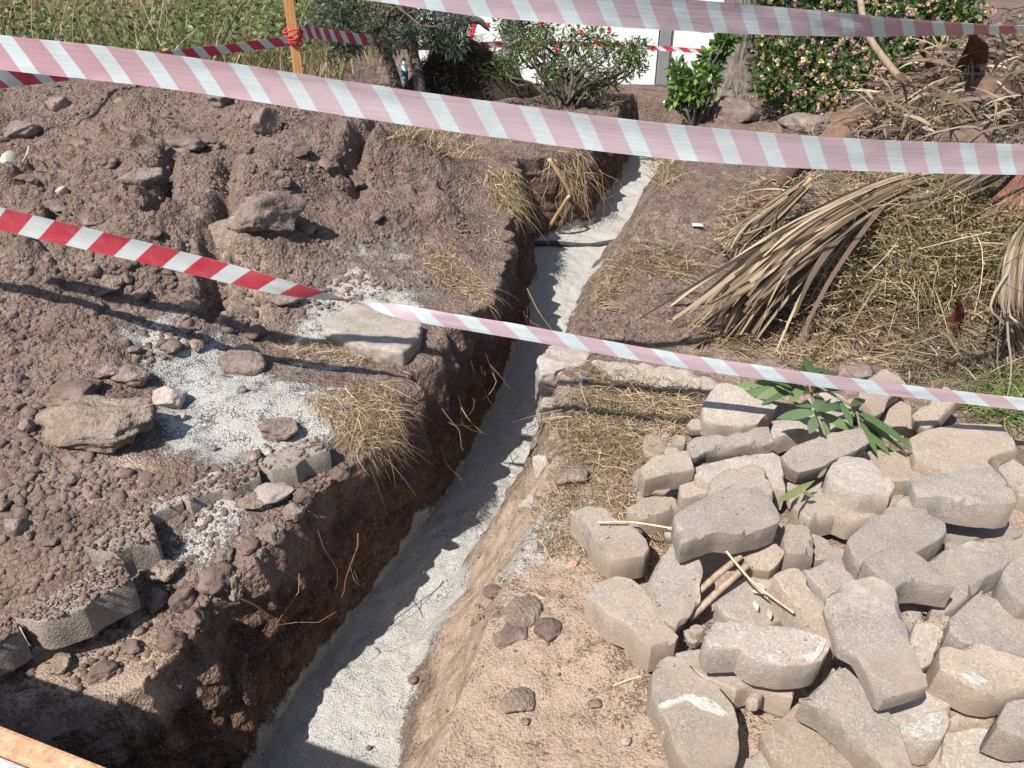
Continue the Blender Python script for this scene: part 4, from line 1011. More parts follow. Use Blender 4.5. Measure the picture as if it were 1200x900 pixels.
# ------------------------------------------------------------------ concrete platform the photographer stands on
def prism(name, outline, z0, z1, mat, parent=None, bevel=0.0):
    bm = bmesh.new()
    t = [bm.verts.new((x, y, z1)) for x, y in outline]; b = [bm.verts.new((x, y, z0)) for x, y in outline]
    bm.faces.new(t); bm.faces.new(b[::-1])
    for i in range(len(t)):
        j = (i + 1) % len(t); bm.faces.new((t[i], b[i], b[j], t[j]))
    bmesh.ops.recalc_face_normals(bm, faces=bm.faces)
    if bevel: bmesh.ops.bevel(bm, geom=[e for e in bm.edges], offset=bevel, segments=2, affect='EDGES', profile=.6)
    me = bpy.data.meshes.new(name); bm.to_mesh(me); bm.free(); me.materials.append(mat)
    return link(name, me, parent)
def box(name, lo, hi, mat, parent=None, bevel=0.003):
    return prism(name, [(lo[0], lo[1]), (hi[0], lo[1]), (hi[0], hi[1]), (lo[0], hi[1])], lo[2], hi[2], mat, parent, bevel)
ZS = 0.50
e0 = P(0, 849, ZS)[:2]; e1 = P(137, 903, ZS)[:2]
ed = (e1 - e0) / np.linalg.norm(e1 - e0); en = np.array([ed[1], -ed[0]])      # en points back towards the camera
if en[1] > 0: en = -en
A = e0 - ed * 1.6; Bq = e1 + ed * 1.5
M_EDGE = mottled("edging_terracotta", (.40, .215, .12), (.52, .31, .19), (.60, .40, .27), scale=10, fine=120, bump=.3, bdist=.003, per_object=0)
M_SLABC = mottled("platform_concrete", (.36, .345, .32), (.44, .425, .40), (.50, .49, .465), scale=9, fine=160, bump=.3, bdist=.002, per_object=0)
plat = empty("concrete_platform", (float(A[0]), float(A[1]), -0.62))
tag(plat, "grey concrete platform with a worn orange edging strip at the trench end", "platform")
def rel(pts): return [(float(p[0] - A[0]), float(p[1] - A[1])) for p in pts]
wst = 0.034
prism("edging_strip", rel([A, Bq, Bq + en * wst, A + en * wst]), 0.62 + ZS - 0.05, 0.62 + ZS, M_EDGE, plat, 0.006)
prism("slab", rel([A + en * (wst + .002), Bq + en * (wst + .002), Bq + en * 1.6, A + en * 1.6]), 0.62 + ZS - 0.14, 0.62 + ZS - 0.003, M_SLABC, plat, 0.004)
prism("foundation", rel([A + en * .03, Bq + en * .03, Bq + en * 1.55, A + en * 1.55]), 0.0, 0.62 + ZS - 0.142, M_CONC_EDGE, plat, 0.004)

# ------------------------------------------------------------------ barrier tape
def tape_mat(name, red, white, slant, period=0.142, duty=0.44, trans=0.30, end_tint=None):
    m, N, L, B = new_mat(name)
    uv = N.new("ShaderNodeUVMap").outputs[0]
    sx = N.new("ShaderNodeSeparateXYZ"); L.new(uv, sx.inputs[0])
    q = mathn(N, L, 'ADD', sx.outputs[0], mathn(N, L, 'MULTIPLY', sx.outputs[1], slant))
    fr = mathn(N, L, 'FRACT', mathn(N, L, 'DIVIDE', q, period))
    st = mapr(N, L, mathn(N, L, 'ABSOLUTE', mathn(N, L, 'SUBTRACT', fr, 0.5)), duty / 2 - 0.008, duty / 2 + 0.008)
    tc = N.new("ShaderNodeTexCoord").outputs["Object"]
    nz = noise_node(N, L, 30, 3, .6, tc)
    if end_tint: red = mixc(N, L, mapr(N, L, sx.outputs[0], end_tint[0], end_tint[1]), end_tint[2], red)      # stripe tint shifts along the length; paints in the upper tape's unlit end
    col = mixc(N, L, st, white, red)
    col = mixc(N, L, mapr(N, L, nz.outputs[0], .4, .75, 0, .18), col, (.42, .36, .33))
    L.new(col, B.inputs["Base Color"]); B.inputs["Roughness"].default_value = 0.38; B.inputs["Specular IOR Level"].default_value = 0.35
    mp = N.new("ShaderNodeMapping"); mp.inputs["Scale"].default_value = (9, 160, 1); L.new(uv, mp.inputs[0])
    wv = noise_node(N, L, 1.0, 2, .5, mp.outputs[0])
    L.new(bumpn(N, L, wv.outputs[0], .35, .002), B.inputs["Normal"])
    tr = N.new("ShaderNodeBsdfTranslucent"); L.new(col, tr.inputs[0])
    mx = N.new("ShaderNodeMixShader"); mx.inputs[0].default_value = trans
    L.new(B.outputs[0], mx.inputs[1]); L.new(tr.outputs[0], mx.inputs[2]); L.new(mx.outputs[0], N["Material Output"].inputs[0])
    return m
RED, WHT = (.55, .055, .085), (.66, .68, .68)
PNK, WH2 = (.55, .43, .465), (.60, .66, .68)
def tape(label, ctrl, front, back, n=150, wave=0.004, seed=0, group="red and white barrier tapes"):
    """ctrl rows: px, py, depth, width, twist (degrees)"""
    c = np.array(ctrl, float)
    pos = np.array([PD(r[0], r[1], r[2]) for r in c])
    full = bez(np.concatenate([pos, c[:, 3:5]], 1), n)
    p, w, tw = full[:, :3], full[:, 3], np.radians(full[:, 4])
    s = np.concatenate([[0], np.cumsum(np.linalg.norm(np.diff(p, axis=0), axis=1))])
    T = np.gradient(p, axis=0); T /= np.linalg.norm(T, axis=1)[:, None]
    up = np.array([0, 0, 1.0]) - T * T[:, 2:3]; up /= np.linalg.norm(up, axis=1)[:, None]
    nb = np.cross(T, up)
    wd = up * np.cos(tw)[:, None] + nb * np.sin(tw)[:, None]
    nn = np.cross(T, wd)
    nv = 7
    v = np.linspace(-.5, .5, nv)
    sag = wave * (fbm(s[:, None] * 4 + seed, v[None, :] * 1.5 + seed, oct=3, seed=seed)) + .0035 * np.abs(fbm(s[:, None] * 9 + v[None, :] * 2.2 + seed, v[None, :] * 2 + seed, oct=2, seed=seed + 3)) * w[:, None] / .075
    curl = 0.10 * (v[None, :] ** 2 - .08) * w[:, None]
    base = p[:, None, :] + wd[:, None, :] * (v[None, :] * w[:, None])[..., None] + nn[:, None, :] * (sag + curl)[..., None]
    e = 0.0006
    VA = base + nn[:, None, :] * e; VB = base - nn[:, None, :] * e
    U = np.stack([np.repeat(s[:, None], nv, 1), np.repeat((v * 0.075)[None, :], n, 0)], -1)
    i = np.arange(n - 1)[:, None] * nv; j = np.arange(nv - 1)[None, :]
    F1 = np.stack([i + j, i + nv + j, i + nv + j + 1, i + j + 1], -1).reshape(-1, 4)
    F2 = F1[:, ::-1] + n * nv
    V = np.concatenate([VA.reshape(-1, 3), VB.reshape(-1, 3)]); F = np.concatenate([F1, F2])
    org = p[0].copy()
    me = np_mesh("barrier_tape", V - org, F, front, True, None, np.concatenate([U.reshape(-1, 2)] * 2))
    me.materials.append(back)
    mi = np.zeros(len(F), np.int32); mi[len(F1):] = 1
    me.polygons.foreach_set("material_index", mi)
    o = link("barrier_tape", me); o.location = org
    tag(o, label, "tape", group)
    return o
M_TR = tape_mat("tape_red_side", RED, WHT, -0.8); M_TP = tape_mat("tape_pink_side", PNK, WH2, -0.8)
M_TR2 = tape_mat("tape_red_far", RED, WHT, 0.8, trans=.2); M_TP2 = tape_mat("tape_pink_near", PNK, WH2, 0.7, period=.109, duty=.40, end_tint=(1.0, 1.7, (.52, .31, .35))); M_TP3 = tape_mat("tape_pink_top", PNK, WH2, 0.7, period=.109, duty=.40, end_tint=(2.5, 1.75, (.46, .11, .13))); M_TM = tape_mat("tape_half_faded", (.52, .15, .19), (.60, .62, .62), 0.8)  # in tape_pink_near the redder end stands in for missing sunlight
# lower tape: red side out at its near post, twisted over to the pale side after that
tape("lower barrier tape, bright red then twisted over to its pale pink side", [(-420, 178, 2.30, .075, 8), (-200, 212, 2.28, .075, 6), (0, 256, 2.25, .074, 4), (200, 303, 2.25, .070, 6), (330, 336, 2.25, .058, 14), (420, 354, 2.25, .040, 70), (500, 371, 2.25, .042, 165), (620, 391, 2.25, .044, 172), (800, 423, 2.24, .042, 176), (1000, 451, 2.23, .041, 178), (1200, 474, 2.22, .038, 178), (1400, 496, 2.22, .045, 180), (1640, 520, 2.22, .05, 180)], M_TR, M_TP, 190, .003, 1)
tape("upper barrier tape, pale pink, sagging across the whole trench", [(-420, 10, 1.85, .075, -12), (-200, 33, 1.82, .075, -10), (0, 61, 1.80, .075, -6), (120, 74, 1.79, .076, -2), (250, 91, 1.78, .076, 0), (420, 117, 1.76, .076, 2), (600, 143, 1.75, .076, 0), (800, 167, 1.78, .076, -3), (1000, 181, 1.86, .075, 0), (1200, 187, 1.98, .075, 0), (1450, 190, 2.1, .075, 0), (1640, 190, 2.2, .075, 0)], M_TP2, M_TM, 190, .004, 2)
tape("topmost pale pink tape turning red where it narrows towards the flower bush", [(250, -45, 1.80, .075, 4), (450, -18, 1.82, .075, 3), (560, -2, 1.84, .075, 2), (700, 10, 1.90, .075, 0), (850, 21, 2.05, .072, 4), (950, 27, 2.15, .066, 10), (1050, 32, 2.25, .055, 24), (1130, 34, 2.32, .046, 40), (1200, 34, 2.40, .040, 48), (1400, 32, 2.55, .04, 55), (1600, 28, 2.7, .05, 60)], M_TP3, M_TP3, 150, .004, 3)
tape("red striped tape behind the spoil heap tied to the orange wooden post", [(-300, 128, 3.1, .075, 0), (0, 93, 3.45, .075, 0), (130, 78, 3.9, .075, 4), (200, 67, 4.2, .07, 10), (260, 58, 4.45, .06, 25), (336, 48, 4.72, .055, 10)], M_TR2, M_TM, 120, .004, 4)
tape("red striped tape running from the wooden post behind the olive tree", [(350, 36, 4.75, .070, 0), (400, 43, 5.3, .070, 0), (480, 53, 5.9, .060, 0), (545, 54, 6.45, .055, 0), (600, 51, 6.7, .05, 0), (640, 48, 6.75, .05, 10)], M_TR2, M_TM, 110, .003, 5)
tape("narrow far tape stretched high along the white wall", [(610, 17, 6.75, .042, 0), (690, 24, 6.78, .042, 10), (780, 31, 6.78, .042, 0), (845, 37, 6.78, .042, 0)], M_TR2, M_TM, 70, .002, 6)
tape("narrow far tape stretched low along the white wall", [(610, 49, 6.75, .038, 0), (690, 52, 6.78, .038, 10), (780, 57, 6.78, .038, 0), (845, 62, 6.78, .038, 0)], M_TR2, M_TM, 70, .002, 7)

# ------------------------------------------------------------------ posts, wall, tools
def wood(name, c1, c2, c3):
    m, N, L, B = new_mat(name)
    tc = N.new("ShaderNodeTexCoord").outputs["Object"]
    mp = N.new("ShaderNodeMapping"); mp.inputs["Scale"].default_value = (60, 60, 4); L.new(tc, mp.inputs[0])
    nz = noise_node(N, L, 1.0, 5, .65, mp.outputs[0])
    r = ramp(N, [(.3, c1), (.5, c2), (.72, c3)]); L.new(nz.outputs[0], r.inputs[0]); L.new(r.outputs[0], B.inputs["Base Color"])
    B.inputs["Roughness"].default_value = .75
    L.new(bumpn(N, L, nz.outputs[0], .4, .003), B.inputs["Normal"])
    return m
M_PINE = wood("raw_orange_pine", (.33, .15, .05), (.47, .235, .085), (.56, .31, .13))
M_CANE = wood("dry_cane", (.16, .115, .08), (.28, .21, .15), (.40, .31, .23))
def post(x, y, top, label, half=.029, rz=.2, lean=(0, 0)):
    r = empty("wooden_post", (x, y, gnd(x, y) - .3)); tag(r, label, "post")
    h = top - (gnd(x, y) - .3)
    s = box("stake", (-half, -half, 0), (half, half, h), M_PINE, r, .004)
    r.rotation_euler = (lean[0], lean[1], rz)
    return r
pp = PD(343, 45, 4.78)
pr = post(float(pp[0]), float(pp[1]) + .03, 2.1, "orange sawn pine post holding the red tape behind the spoil heap")
# knot of tape round the post
kn = []
for k in range(5):
    a = np.linspace(0, 2 * np.pi, 14)
    R = .046 + .003 * k
    kn.append(tubeVF(np.stack([R * np.cos(a), R * np.sin(a), 1.02 + .018 * k + .012 * np.sin(a * 2 + k)], -1), .0055, 5))
V, F, _ = joinVF(kn)
V[:, 2] += float(pp[2]) - (gnd(pp[0], pp[1]) - .3) - 1.05
link("tape_knot", np_mesh("tape_knot", V, F, mottled("tape_knot_red", (.45, .04, .06), (.6, .07, .1), scale=20, bump=.1), True), pr)
q = hit1(622, 97); s2 = post(float(q[0]), float(q[1]) + .1, float(q[2]) + .34, "short brown stake between the compost heap and the pomegranate shrub", .03, .4)

def plain(name, c1, c2, scale=2.0, rough=.85, bump=.1):
    m, N, L, B = new_mat(name); tc = N.new("ShaderNodeTexCoord").outputs["Object"]
    nz = noise_node(N, L, scale, 5, .6, tc); r = ramp(N, [(.35, c1), (.65, c2)]); L.new(nz.outputs[0], r.inputs[0]); L.new(r.outputs[0], B.inputs["Base Color"])
    B.inputs["Roughness"].default_value = rough; L.new(bumpn(N, L, nz.outputs[0], bump, .01), B.inputs["Normal"]); return m
M_WALL = plain("white_render", (.74, .74, .73), (.82, .82, .815))
M_STEEL = plain("grey_painted_steel", (.20, .205, .21), (.25, .255, .26), 4, .5, .03)
M_RIB = plain("pale_metal_sheet", (.50, .53, .53), (.58, .61, .61), 4, .45, .03)
YW = 7.75
wall = empty("white_boundary_wall", (0, YW, -.2)); tag(wall, "bright white boundary wall of panels between grey posts behind the shrubs", "wall")
def wx(px): return (px - 600) / FPX * (YW * CP + .7 * SP)
for a, b in [(wx(487), wx(509)), (wx(545), wx(588)), (wx(605), wx(776)), (wx(791), wx(975))]:
    box("panel", (a + .004, 0, 0), (b - .004, .10, 2.5), M_WALL, wall, .004)
for px in (514, 591.5, 600, 783.5):
    w = .05 if px in (514, 783.5) else .034
    box("post", (wx(px) - w, -.03, 0), (wx(px) + w, .14, 2.55), M_STEEL, wall, .004)
gate = empty("metal_gate", (wx(519), YW + .01, 0.05)); tag(gate, "pale ribbed metal gate with a sloping brace in the white wall", "gate")
gw = wx(544) - wx(520)
for k in range(6):
    x0 = gw * k / 6; box("rib", (x0 + .004, .0 if k % 2 else .018, 0), (x0 + gw / 6 - .004, .05, 2.2), M_RIB, gate, .003)
me = np_mesh("brace", *closed_tube([(.02, -.02, .62), (gw + .16, -.02, .78)], .022, 8), M_STEEL, True); link("brace", me, gate)

# compost heap with the pickaxe stuck behind it
cb = hit1(545, 126)
def mound(name, c, rx, ry, h, mat, label, cat, seed, n=70):
    a = np.linspace(-1, 1, n); X, Y = np.meshgrid(a, a); r = np.hypot(X, Y)
    x, y = c[0] + X * rx, c[1] + Y * ry
    g = hq(x, y)
    prof = np.clip(1 - r, 0, 1) ** 0.85
    rag = 0.09 * fbm(x * 6, y * 6, oct=4, seed=seed) + .55 * lumps(x, y, .09, seed, .3, .6, .8) + .5 * lumps(x, y, .04, seed + 9, .3, .6, .8)
    z = g - .03 + prof * h * (1 + .35 * fbm(x * 3, y * 3, oct=2, seed=seed + 2)) + rag * np.clip((1 - r) * 4, 0, 1) - .1 * (r > .97)
    V = np.stack([x, y, z], -1).reshape(-1, 3)
    i = np.arange(n - 1)[:, None] * n; j = np.arange(n - 1)[None, :]
    F = np.stack([i + j, i + j + 1, i + n + j + 1, i + n + j], -1).reshape(-1, 4)
    org = np.array([c[0], c[1], gnd(c[0], c[1])])
    o = link(name, np_mesh(name, V - org, F, mat, True)); o.location = org
    if label: tag(o, label, cat)
    return o
M_DARK = mottled("shaded_humus", (.018, .013, .010), (.034, .025, .019), (.055, .041, .031), scale=26, fine=180, bump=.9, bdist=.01, per_object=0)  # humus brown, darkened further to paint in the olive tree's shade
comp = empty("compost_heap", (float(cb[0]), float(cb[1]) + .5, gnd(cb[0], cb[1] + .5))); tag(comp, "dark heap of humus and dug out roots by the olive tree", "compost heap")
def adopt(o, parent):
    o.parent = parent; o.location = np.array(o.location) - np.array(parent.location)
m1 = mound("humus", (cb[0] + .03, cb[1] + .5), .62, .5, .44, M_DARK, None, None, 401); adopt(m1, comp)
rg = np.random.default_rng(5)
n = 900; a = rg.random(n) * 6.283; r = np.sqrt(rg.random(n)) * .38
xx = cb[0] - .03 + r * np.cos(a) * 1.1; yy = cb[1] + .45 + r * np.sin(a)
zz = hq(xx, yy) + .44 * (1 - r / .62) ** .85
D = np.stack([rg.normal(0, 1, n), rg.normal(-.3, 1, n), rg.normal(.4, .5, n)], -1)
V, F, C = ribbons(np.stack([xx, yy, zz], -1), D, .08 + .14 * rg.random(n), .006, np.stack([0 * xx, 0 * xx, -.6 * rg.random(n)], -1), 3, 'blade', palette(n, [(.05, .037, .023), (.036, .027, .018), (.09, .067, .04)], rg), rg)  # root colours darkened as well for the olive's shade
o = link("root_mat", np_mesh("root_mat", V - np.array(comp.location), F, M_STRAW, False, C), comp); o["kind"] = "stuff"
hb = PD(541, 84, 6.75); ht = PD(556, 28, 6.85)
pick = empty("pickaxe", tuple(hb)); tag(pick, "pickaxe with a red handle standing head up against the white wall", "pickaxe")
M_REDP = mottled("red_enamel", (.55, .03, .035), (.66, .05, .05), scale=8, bump=.1, rough=.4, spec=.5)
M_IRON = mottled("dark_iron", (.05, .055, .05), (.09, .10, .085), scale=20, bump=.4, rough=.6)
link("handle", np_mesh("handle", *closed_tube([(0, 0, 0), tuple((ht - hb) * .55), tuple(ht - hb)], [.019, .017, .024], 10), M_REDP, True), pick)
hd = ht - hb
head = np.array([[-.15, -.01, .02], [-.07, 0, .055], [0, 0, .06], [.06, 0, .045], [.13, .01, -.03]]) + hd - np.array([0, 0, .03])
link("head", np_mesh("head", *closed_tube(bez(head, 18), np.interp(np.linspace(0, 1, 18), [0, .12, .5, .88, 1], [.02, .03, .036, .022, .005]), 8), M_IRON, True), pick)

# ------------------------------------------------------------------ pipes, canes, scraps
M_BLACK = mottled("black_polyethylene", (.022, .022, .024), (.05, .048, .046), scale=14, bump=.1, rough=.5)
def tube_thing(name, pts, rad, mat, label, cat, sides=10, n=24, caps=True, group=None):
    pts = bez(pts, n); org = pts[0].copy()
    me = np_mesh(name, *closed_tube(pts - org, rad, sides), mat, True)
    o = link(name, me); o.location = org; tag(o, label, cat, group); return o
tube_thing("black_pipe", [P(592, 284, -.22), P(620, 285, -.26), P(650, 285, -.27), P(688, 288, -.29), P(722, 283, -.27)], .016, M_BLACK, "black plastic pipe crossing the trench", "pipe")
tube_thing("thin_cable", [P(618, 305, -.40), P(634, 312, -.41), P(655, 317, -.41), P(680, 316, -.40), P(708, 309, -.33)], .008, M_BLACK, "thin black cable lying on the trench sand", "cable", 7)
def nearer(px, py, z, k=.12):
    p = P(px, py, z); c = np.array([0, 0, CAM_H]); d = (p - c); return c + d * (1 - k / np.linalg.norm(d))
M_REED = wood("dry_reed", (.26, .165, .08), (.38, .26, .14), (.48, .35, .20))
tube_thing("dry_reed", [nearer(643, 186, .2), nearer(655, 205, .1), nearer(667, 226, -.02), nearer(664, 234, -.06), nearer(650, 256, -.2), nearer(633, 282, -.36)], [.012] * 24, M_REED, "broken straw coloured reed hanging bent into the trench", "reed")
tube_thing("dry_reed", [nearer(672, 232, -.1, .1), nearer(660, 256, -.22, .1), nearer(648, 280, -.36, .1)], [.014] * 24, wood("dark_root_wood", (.06, .035, .022), (.11, .07, .045), (.16, .11, .07)), "dark root leaning beside the bent reed", "root")
c1a, c1b = P(868, 652, .165), P(818, 694, .12); c2a, c2b = P(876, 662, .17), P(807, 726, .09)
tube_thing("dry_cane", [c1a, (c1a + c1b) / 2 + [0, 0, .004], c1b], .008, M_CANE, "shorter split cane under the broad grey paver", "cane")
tube_thing("dry_cane", [c2a, (c2a + c2b) / 2 + [0, 0, .003], c2b], .0085, M_CANE, "longer dry cane poking out from under the broad grey paver", "cane")
sb = wood("straw_stalk", (.42, .30, .17), (.55, .42, .27), (.62, .5, .34))
tube_thing("straw_stalk", [P(851, 646, .24), P(880, 680, .21), P(905, 700, .2), P(930, 718, .23)], .0028, sb, "single straw stalk lying across the pavers by the canes", "straw stalk", 6)
tube_thing("straw_stalk", [P(700, 612, .135), P(740, 612, .14), P(793, 620, .15)], .0028, sb, "single straw stalk across the notched tan paver", "straw stalk", 6)
tube_thing("straw_stalk", [P(720, 803, .006), P(736, 797, .01), P(752, 792, .008)], .0025, sb, "short straw stalk on the bare soil", "straw stalk", 6)
tube_thing("straw_stalk", [P(27, 190, .62), P(32, 180, .66), P(34, 172, .66)], .004, sb, "straw stalk sticking up beside the plastic pipe end", "straw stalk", 6)
ph = hit1(6, 192)
pv = empty("plastic_pipe_end", (float(ph[0]), float(ph[1]), float(ph[2]))); tag(pv, "dirty cream plastic pipe end sticking out of the spoil heap", "pipe")
M_PVC = mottled("dirty_cream_pvc", (.36, .32, .24), (.50, .46, .37), scale=12, bump=.15, rough=.6)
d = np.array([.09, -.03, .045])
link("pipe", np_mesh("pipe", *closed_tube([-d * 1.4, d * .2, d * .6], .030, 16), M_PVC, True), pv)
link("collar", np_mesh("collar", *closed_tube([d * .28, d * .34, d * .55, d * .6], [.033, .037, .037, .033], 16), M_PVC, True), pv)

def scrap(px, py, size, col, label, seed, name="plastic_scrap", cat="litter", crumple=.4, rough=.3, lift=.02):
    b = hit1(px, py); n = 12; a = np.linspace(-1, 1, n); X, Y = np.meshgrid(a, a)
    th = .55 + .3 * fbm(X * 2 + seed, Y * 2, oct=2, seed=seed)
    R = np.hypot(X, Y)
    V = np.stack([X * size * (1 + .2 * fbm(X * 2, Y * 2 + seed, oct=2, seed=seed)), Y * size * .8, size * (crumple * (1 - R * .6) * (1 + fbm(X * 3 + seed, Y * 3, oct=3, seed=seed + 1)))], -1).reshape(-1, 3)
    V2 = V * np.array([.96, .96, 1]) - np.array([0, 0, .004])
    i = np.arange(n - 1)[:, None] * n; j = np.arange(n - 1)[None, :]
    F = np.stack([i + j, i + j + 1, i + n + j + 1, i + n + j], -1).reshape(-1, 4)
    m, N, L, B = new_mat(name + "_film"); B.inputs["Base Color"].default_value = (*col, 1); B.inputs["Roughness"].default_value = rough
    o = link(name, np_mesh(name, np.concatenate([V, V2]), np.concatenate([F, F[:, ::-1] + n * n]), m, False)); o.location = (b[0], b[1], b[2] + lift); o.rotation_euler = (0, 0, seed)
    tag(o, label, cat); return o
scrap(846, 386, .022, (.12, .25, .42), "scrap of blue plastic in the straw under the big dry frond", 1)
scrap(683, 450, .016, (.16, .2, .26), "bluish grey plastic chip on the straw beside the trench", 2)
scrap(817, 268, .026, (.45, .48, .49), "torn clear plastic film on the earth bank", 3, crumple=.15)
scrap(790, 124, .085, (.74, .75, .76), "crumpled white plastic bag beneath the citrus bush", 4, name="plastic_bag", cat="bag", crumple=.7)
scrap(806, 133, .05, (.72, .74, .78), "small white plastic cup lying by the citrus bush stem", 5, name="plastic_cup", cat="cup", crumple=1.0)
for px, lab in ((462, "small clear bottle with white cap standing in the grass by the olive trunk"), (474, "small bottle with blue label standing between the olive trunks")):
    bp = PD(px, 82, 6.55); g0 = gnd(bp[0], bp[1])
    br = empty("plastic_bottle", (float(bp[0]), float(bp[1]), g0 + .02)); tag(br, lab, "bottle", "bottles in the grass by the olive tree")
    br["group"] = "bottles in the grass by the olive tree"
    hh = min(float(bp[2] - g0) + .10, .24)
    m, N, L, B = new_mat("bottle_plastic"); B.inputs["Base Color"].default_value = (.62, .70, .74, 1); B.inputs["Roughness"].default_value = .2
    link("body", np_mesh("body", *closed_tube([(0, 0, 0), (0, 0, hh * .7), (0, 0, hh * .85), (0, 0, hh * .92)], [.028, .028, .012, .011], 14), m, True), br)
    m, N, L, B = new_mat("bottle_label"); B.inputs["Base Color"].default_value = (.12, .28, .42, 1) if px == 474 else (.7, .72, .75, 1)
    link("label_band", np_mesh("label_band", *tubeVF([(0, 0, hh * .3), (0, 0, hh * .6)], .0292, 14), m, True), br)
    link("cap", np_mesh("cap", *closed_tube([(0, 0, hh * .92), (0, 0, hh)], .0135, 12), m, True), br)

# ------------------------------------------------------------------ vegetation
STRAW = [(.37, .275, .165), (.44, .34, .215), (.29, .21, .125), (.21, .15, .09), (.48, .385, .26), (.16, .115, .075)]
GREYSTRAW = [(.25, .20, .15), (.18, .145, .108), (.32, .265, .20), (.12, .092, .07)]
GREENS = [(.065, .105, .028), (.09, .14, .04), (.05, .08, .022), (.13, .17, .05)]
def veg_obj(name, V, F, C, mat, org=None, parent=None, smooth=False):
    org = np.zeros(3) if org is None else np.asarray(org, float)
    o = link(name, np_mesh(name, V - org, F, mat, smooth, C), parent)
    if parent is None: o.location = org
    return o
def straw_patch(label, poly, n, L, W, cols=STRAW, lift=.02, dz=(.15, .25), bendz=-.25, seed=0, name="dry_straw", ddir=(0, 0), prof='blade', jit=1.0):
    rg = np.random.default_rng(500 + seed)
    q = sample_px(poly, n, rg); p = hit(q[:, 0], q[:, 1])
    p[:, 2] += lift * rg.random(n) + .002
    D = np.stack([rg.normal(ddir[0], jit, n), rg.normal(ddir[1], jit, n), rg.normal(dz[0], dz[1], n)], -1)
    Ls = L[0] + (L[1] - L[0]) * rg.random(n) ** 1.5
    bend = np.stack([rg.normal(0, .25, n), rg.normal(0, .25, n), bendz * (.4 + rg.random(n))], -1)
    V, F, C = ribbons(p, D, Ls, W[0] + (W[1] - W[0]) * rg.random(n), bend, 4, prof, palette(n, cols, rg), rg)
    o = veg_obj(name, V, F, C, M_STRAW); tag(o, label, kind="stuff"); return o
# straw on the right-hand soil
straw_patch("flattened dry straw and grass mat beside the footing and pavers", [(650, 470), (690, 430), (740, 440), (830, 465), (828, 500), (800, 520), (790, 545), (740, 570), (690, 555), (640, 500)], 4200, (.03, .13), (.0012, .003), lift=.03, seed=1, cols=STRAW + [(.24, .2, .11)])
straw_patch("short trampled straw between the trench and the notched pavers", [(620, 590), (660, 560), (740, 570), (790, 610), (770, 680), (730, 660), (700, 590), (680, 660), (630, 650)], 2300, (.02, .09), (.0011, .0026), lift=.015, seed=2, cols=STRAW)
straw_patch("straw mat draped over the earth bank beside the trench", [(690, 345), (715, 300), (780, 290), (830, 315), (800, 330), (740, 320), (705, 370)], 1800, (.05, .16), (.0018, .004), lift=.02, seed=3, cols=STRAW + GREYSTRAW, ddir=(.6, -.3))
straw_patch("thin straw scattered under the big dry frond", [(780, 380), (850, 375), (950, 380), (1000, 400), (960, 425), (860, 420)], 900, (.05, .16), (.002, .004), lift=.02, seed=4)
straw_patch("straw tucked between the oleander sprig and the earth", [(900, 425), (960, 405), (1000, 425), (980, 445), (920, 440)], 350, (.04, .12), (.002, .005), lift=.04, seed=5, dz=(.5, .3))
# straw on the left bank
straw_patch("flat dry grass lying on the sand of the left bank", [(335, 405), (420, 400), (440, 425), (380, 432), (335, 425)], 900, (.03, .11), (.0013, .003), lift=.02, seed=6)
straw_patch("dry grass tuft spilling over the trench lip", [(355, 468), (400, 462), (455, 455), (468, 480), (462, 520), (430, 535), (400, 520), (380, 500)], 1900, (.03, .13), (.0012, .0028), lift=.03, seed=7, ddir=(.45, -.3), bendz=-.8, dz=(.15, .4), jit=.9)
straw_patch("withered grass roots along the lip above the dark trench wall", [(480, 290), (520, 285), (575, 335), (570, 365), (530, 345), (495, 320)], 900, (.03, .12), (.0014, .003), lift=.02, seed=8, ddir=(.4, -.3), bendz=-.8, jit=.9)
straw_patch("yellow green grass tuft hanging into the trench bend", [(568, 200), (605, 200), (615, 230), (600, 255), (575, 235)], 600, (.06, .18), (.002, .005), lift=.02, seed=9, ddir=(.3, -.5), bendz=-1.0, jit=.7, cols=STRAW + [(.24, .22, .08), (.18, .18, .06)])
straw_patch("dry grass and roots at the corner of the trench bend", [(640, 180), (680, 172), (690, 205), (672, 240), (650, 210)], 600, (.06, .22), (.002, .005), lift=.02, seed=10, ddir=(.2, -.5), bendz=-1.0, jit=.7)
straw_patch("upright dry grass on the far earth bank", [(500, 150), (560, 165), (560, 190), (520, 190), (450, 165)], 450, (.08, .22), (.003, .006), lift=.01, seed=11, dz=(1.2, .4), bendz=-.4)
straw_patch("fallen twigs and straw on the earth between heap and trench", [(440, 190), (560, 210), (590, 290), (500, 290), (440, 250)], 260, (.04, .18), (.0018, .0035), lift=.01, seed=12)
straw_patch("thin grass fringe along the far right edge of the trench", [(755, 180), (790, 180), (800, 215), (770, 225)], 220, (.08, .2), (.003, .006), seed=13, dz=(1.0, .4), bendz=-.6, cols=STRAW + [(.2, .2, .07)])
straw_patch("grass and straw edge behind the crest of the spoil heap", [(150, 92), (215, 88), (215, 100), (160, 100)], 200, (.06, .16), (.003, .006), seed=14, dz=(.8, .4), bendz=-.6)
straw_patch("stray straw and grass bits strewn thinly over the right bank", [(600, 640), (640, 560), (650, 440), (700, 380), (830, 300), (860, 400), (830, 470), (780, 600), (760, 720), (640, 760)], 520, (.015, .09), (.001, .0025), lift=.004, seed=30, dz=(.05, .12))
straw_patch("stray straw bits strewn thinly over the left bank and sand", [(300, 400), (480, 300), (560, 320), (500, 420), (460, 500), (400, 540), (330, 520), (300, 460)], 380, (.015, .08), (.001, .0024), lift=.004, seed=31, dz=(.05, .12))
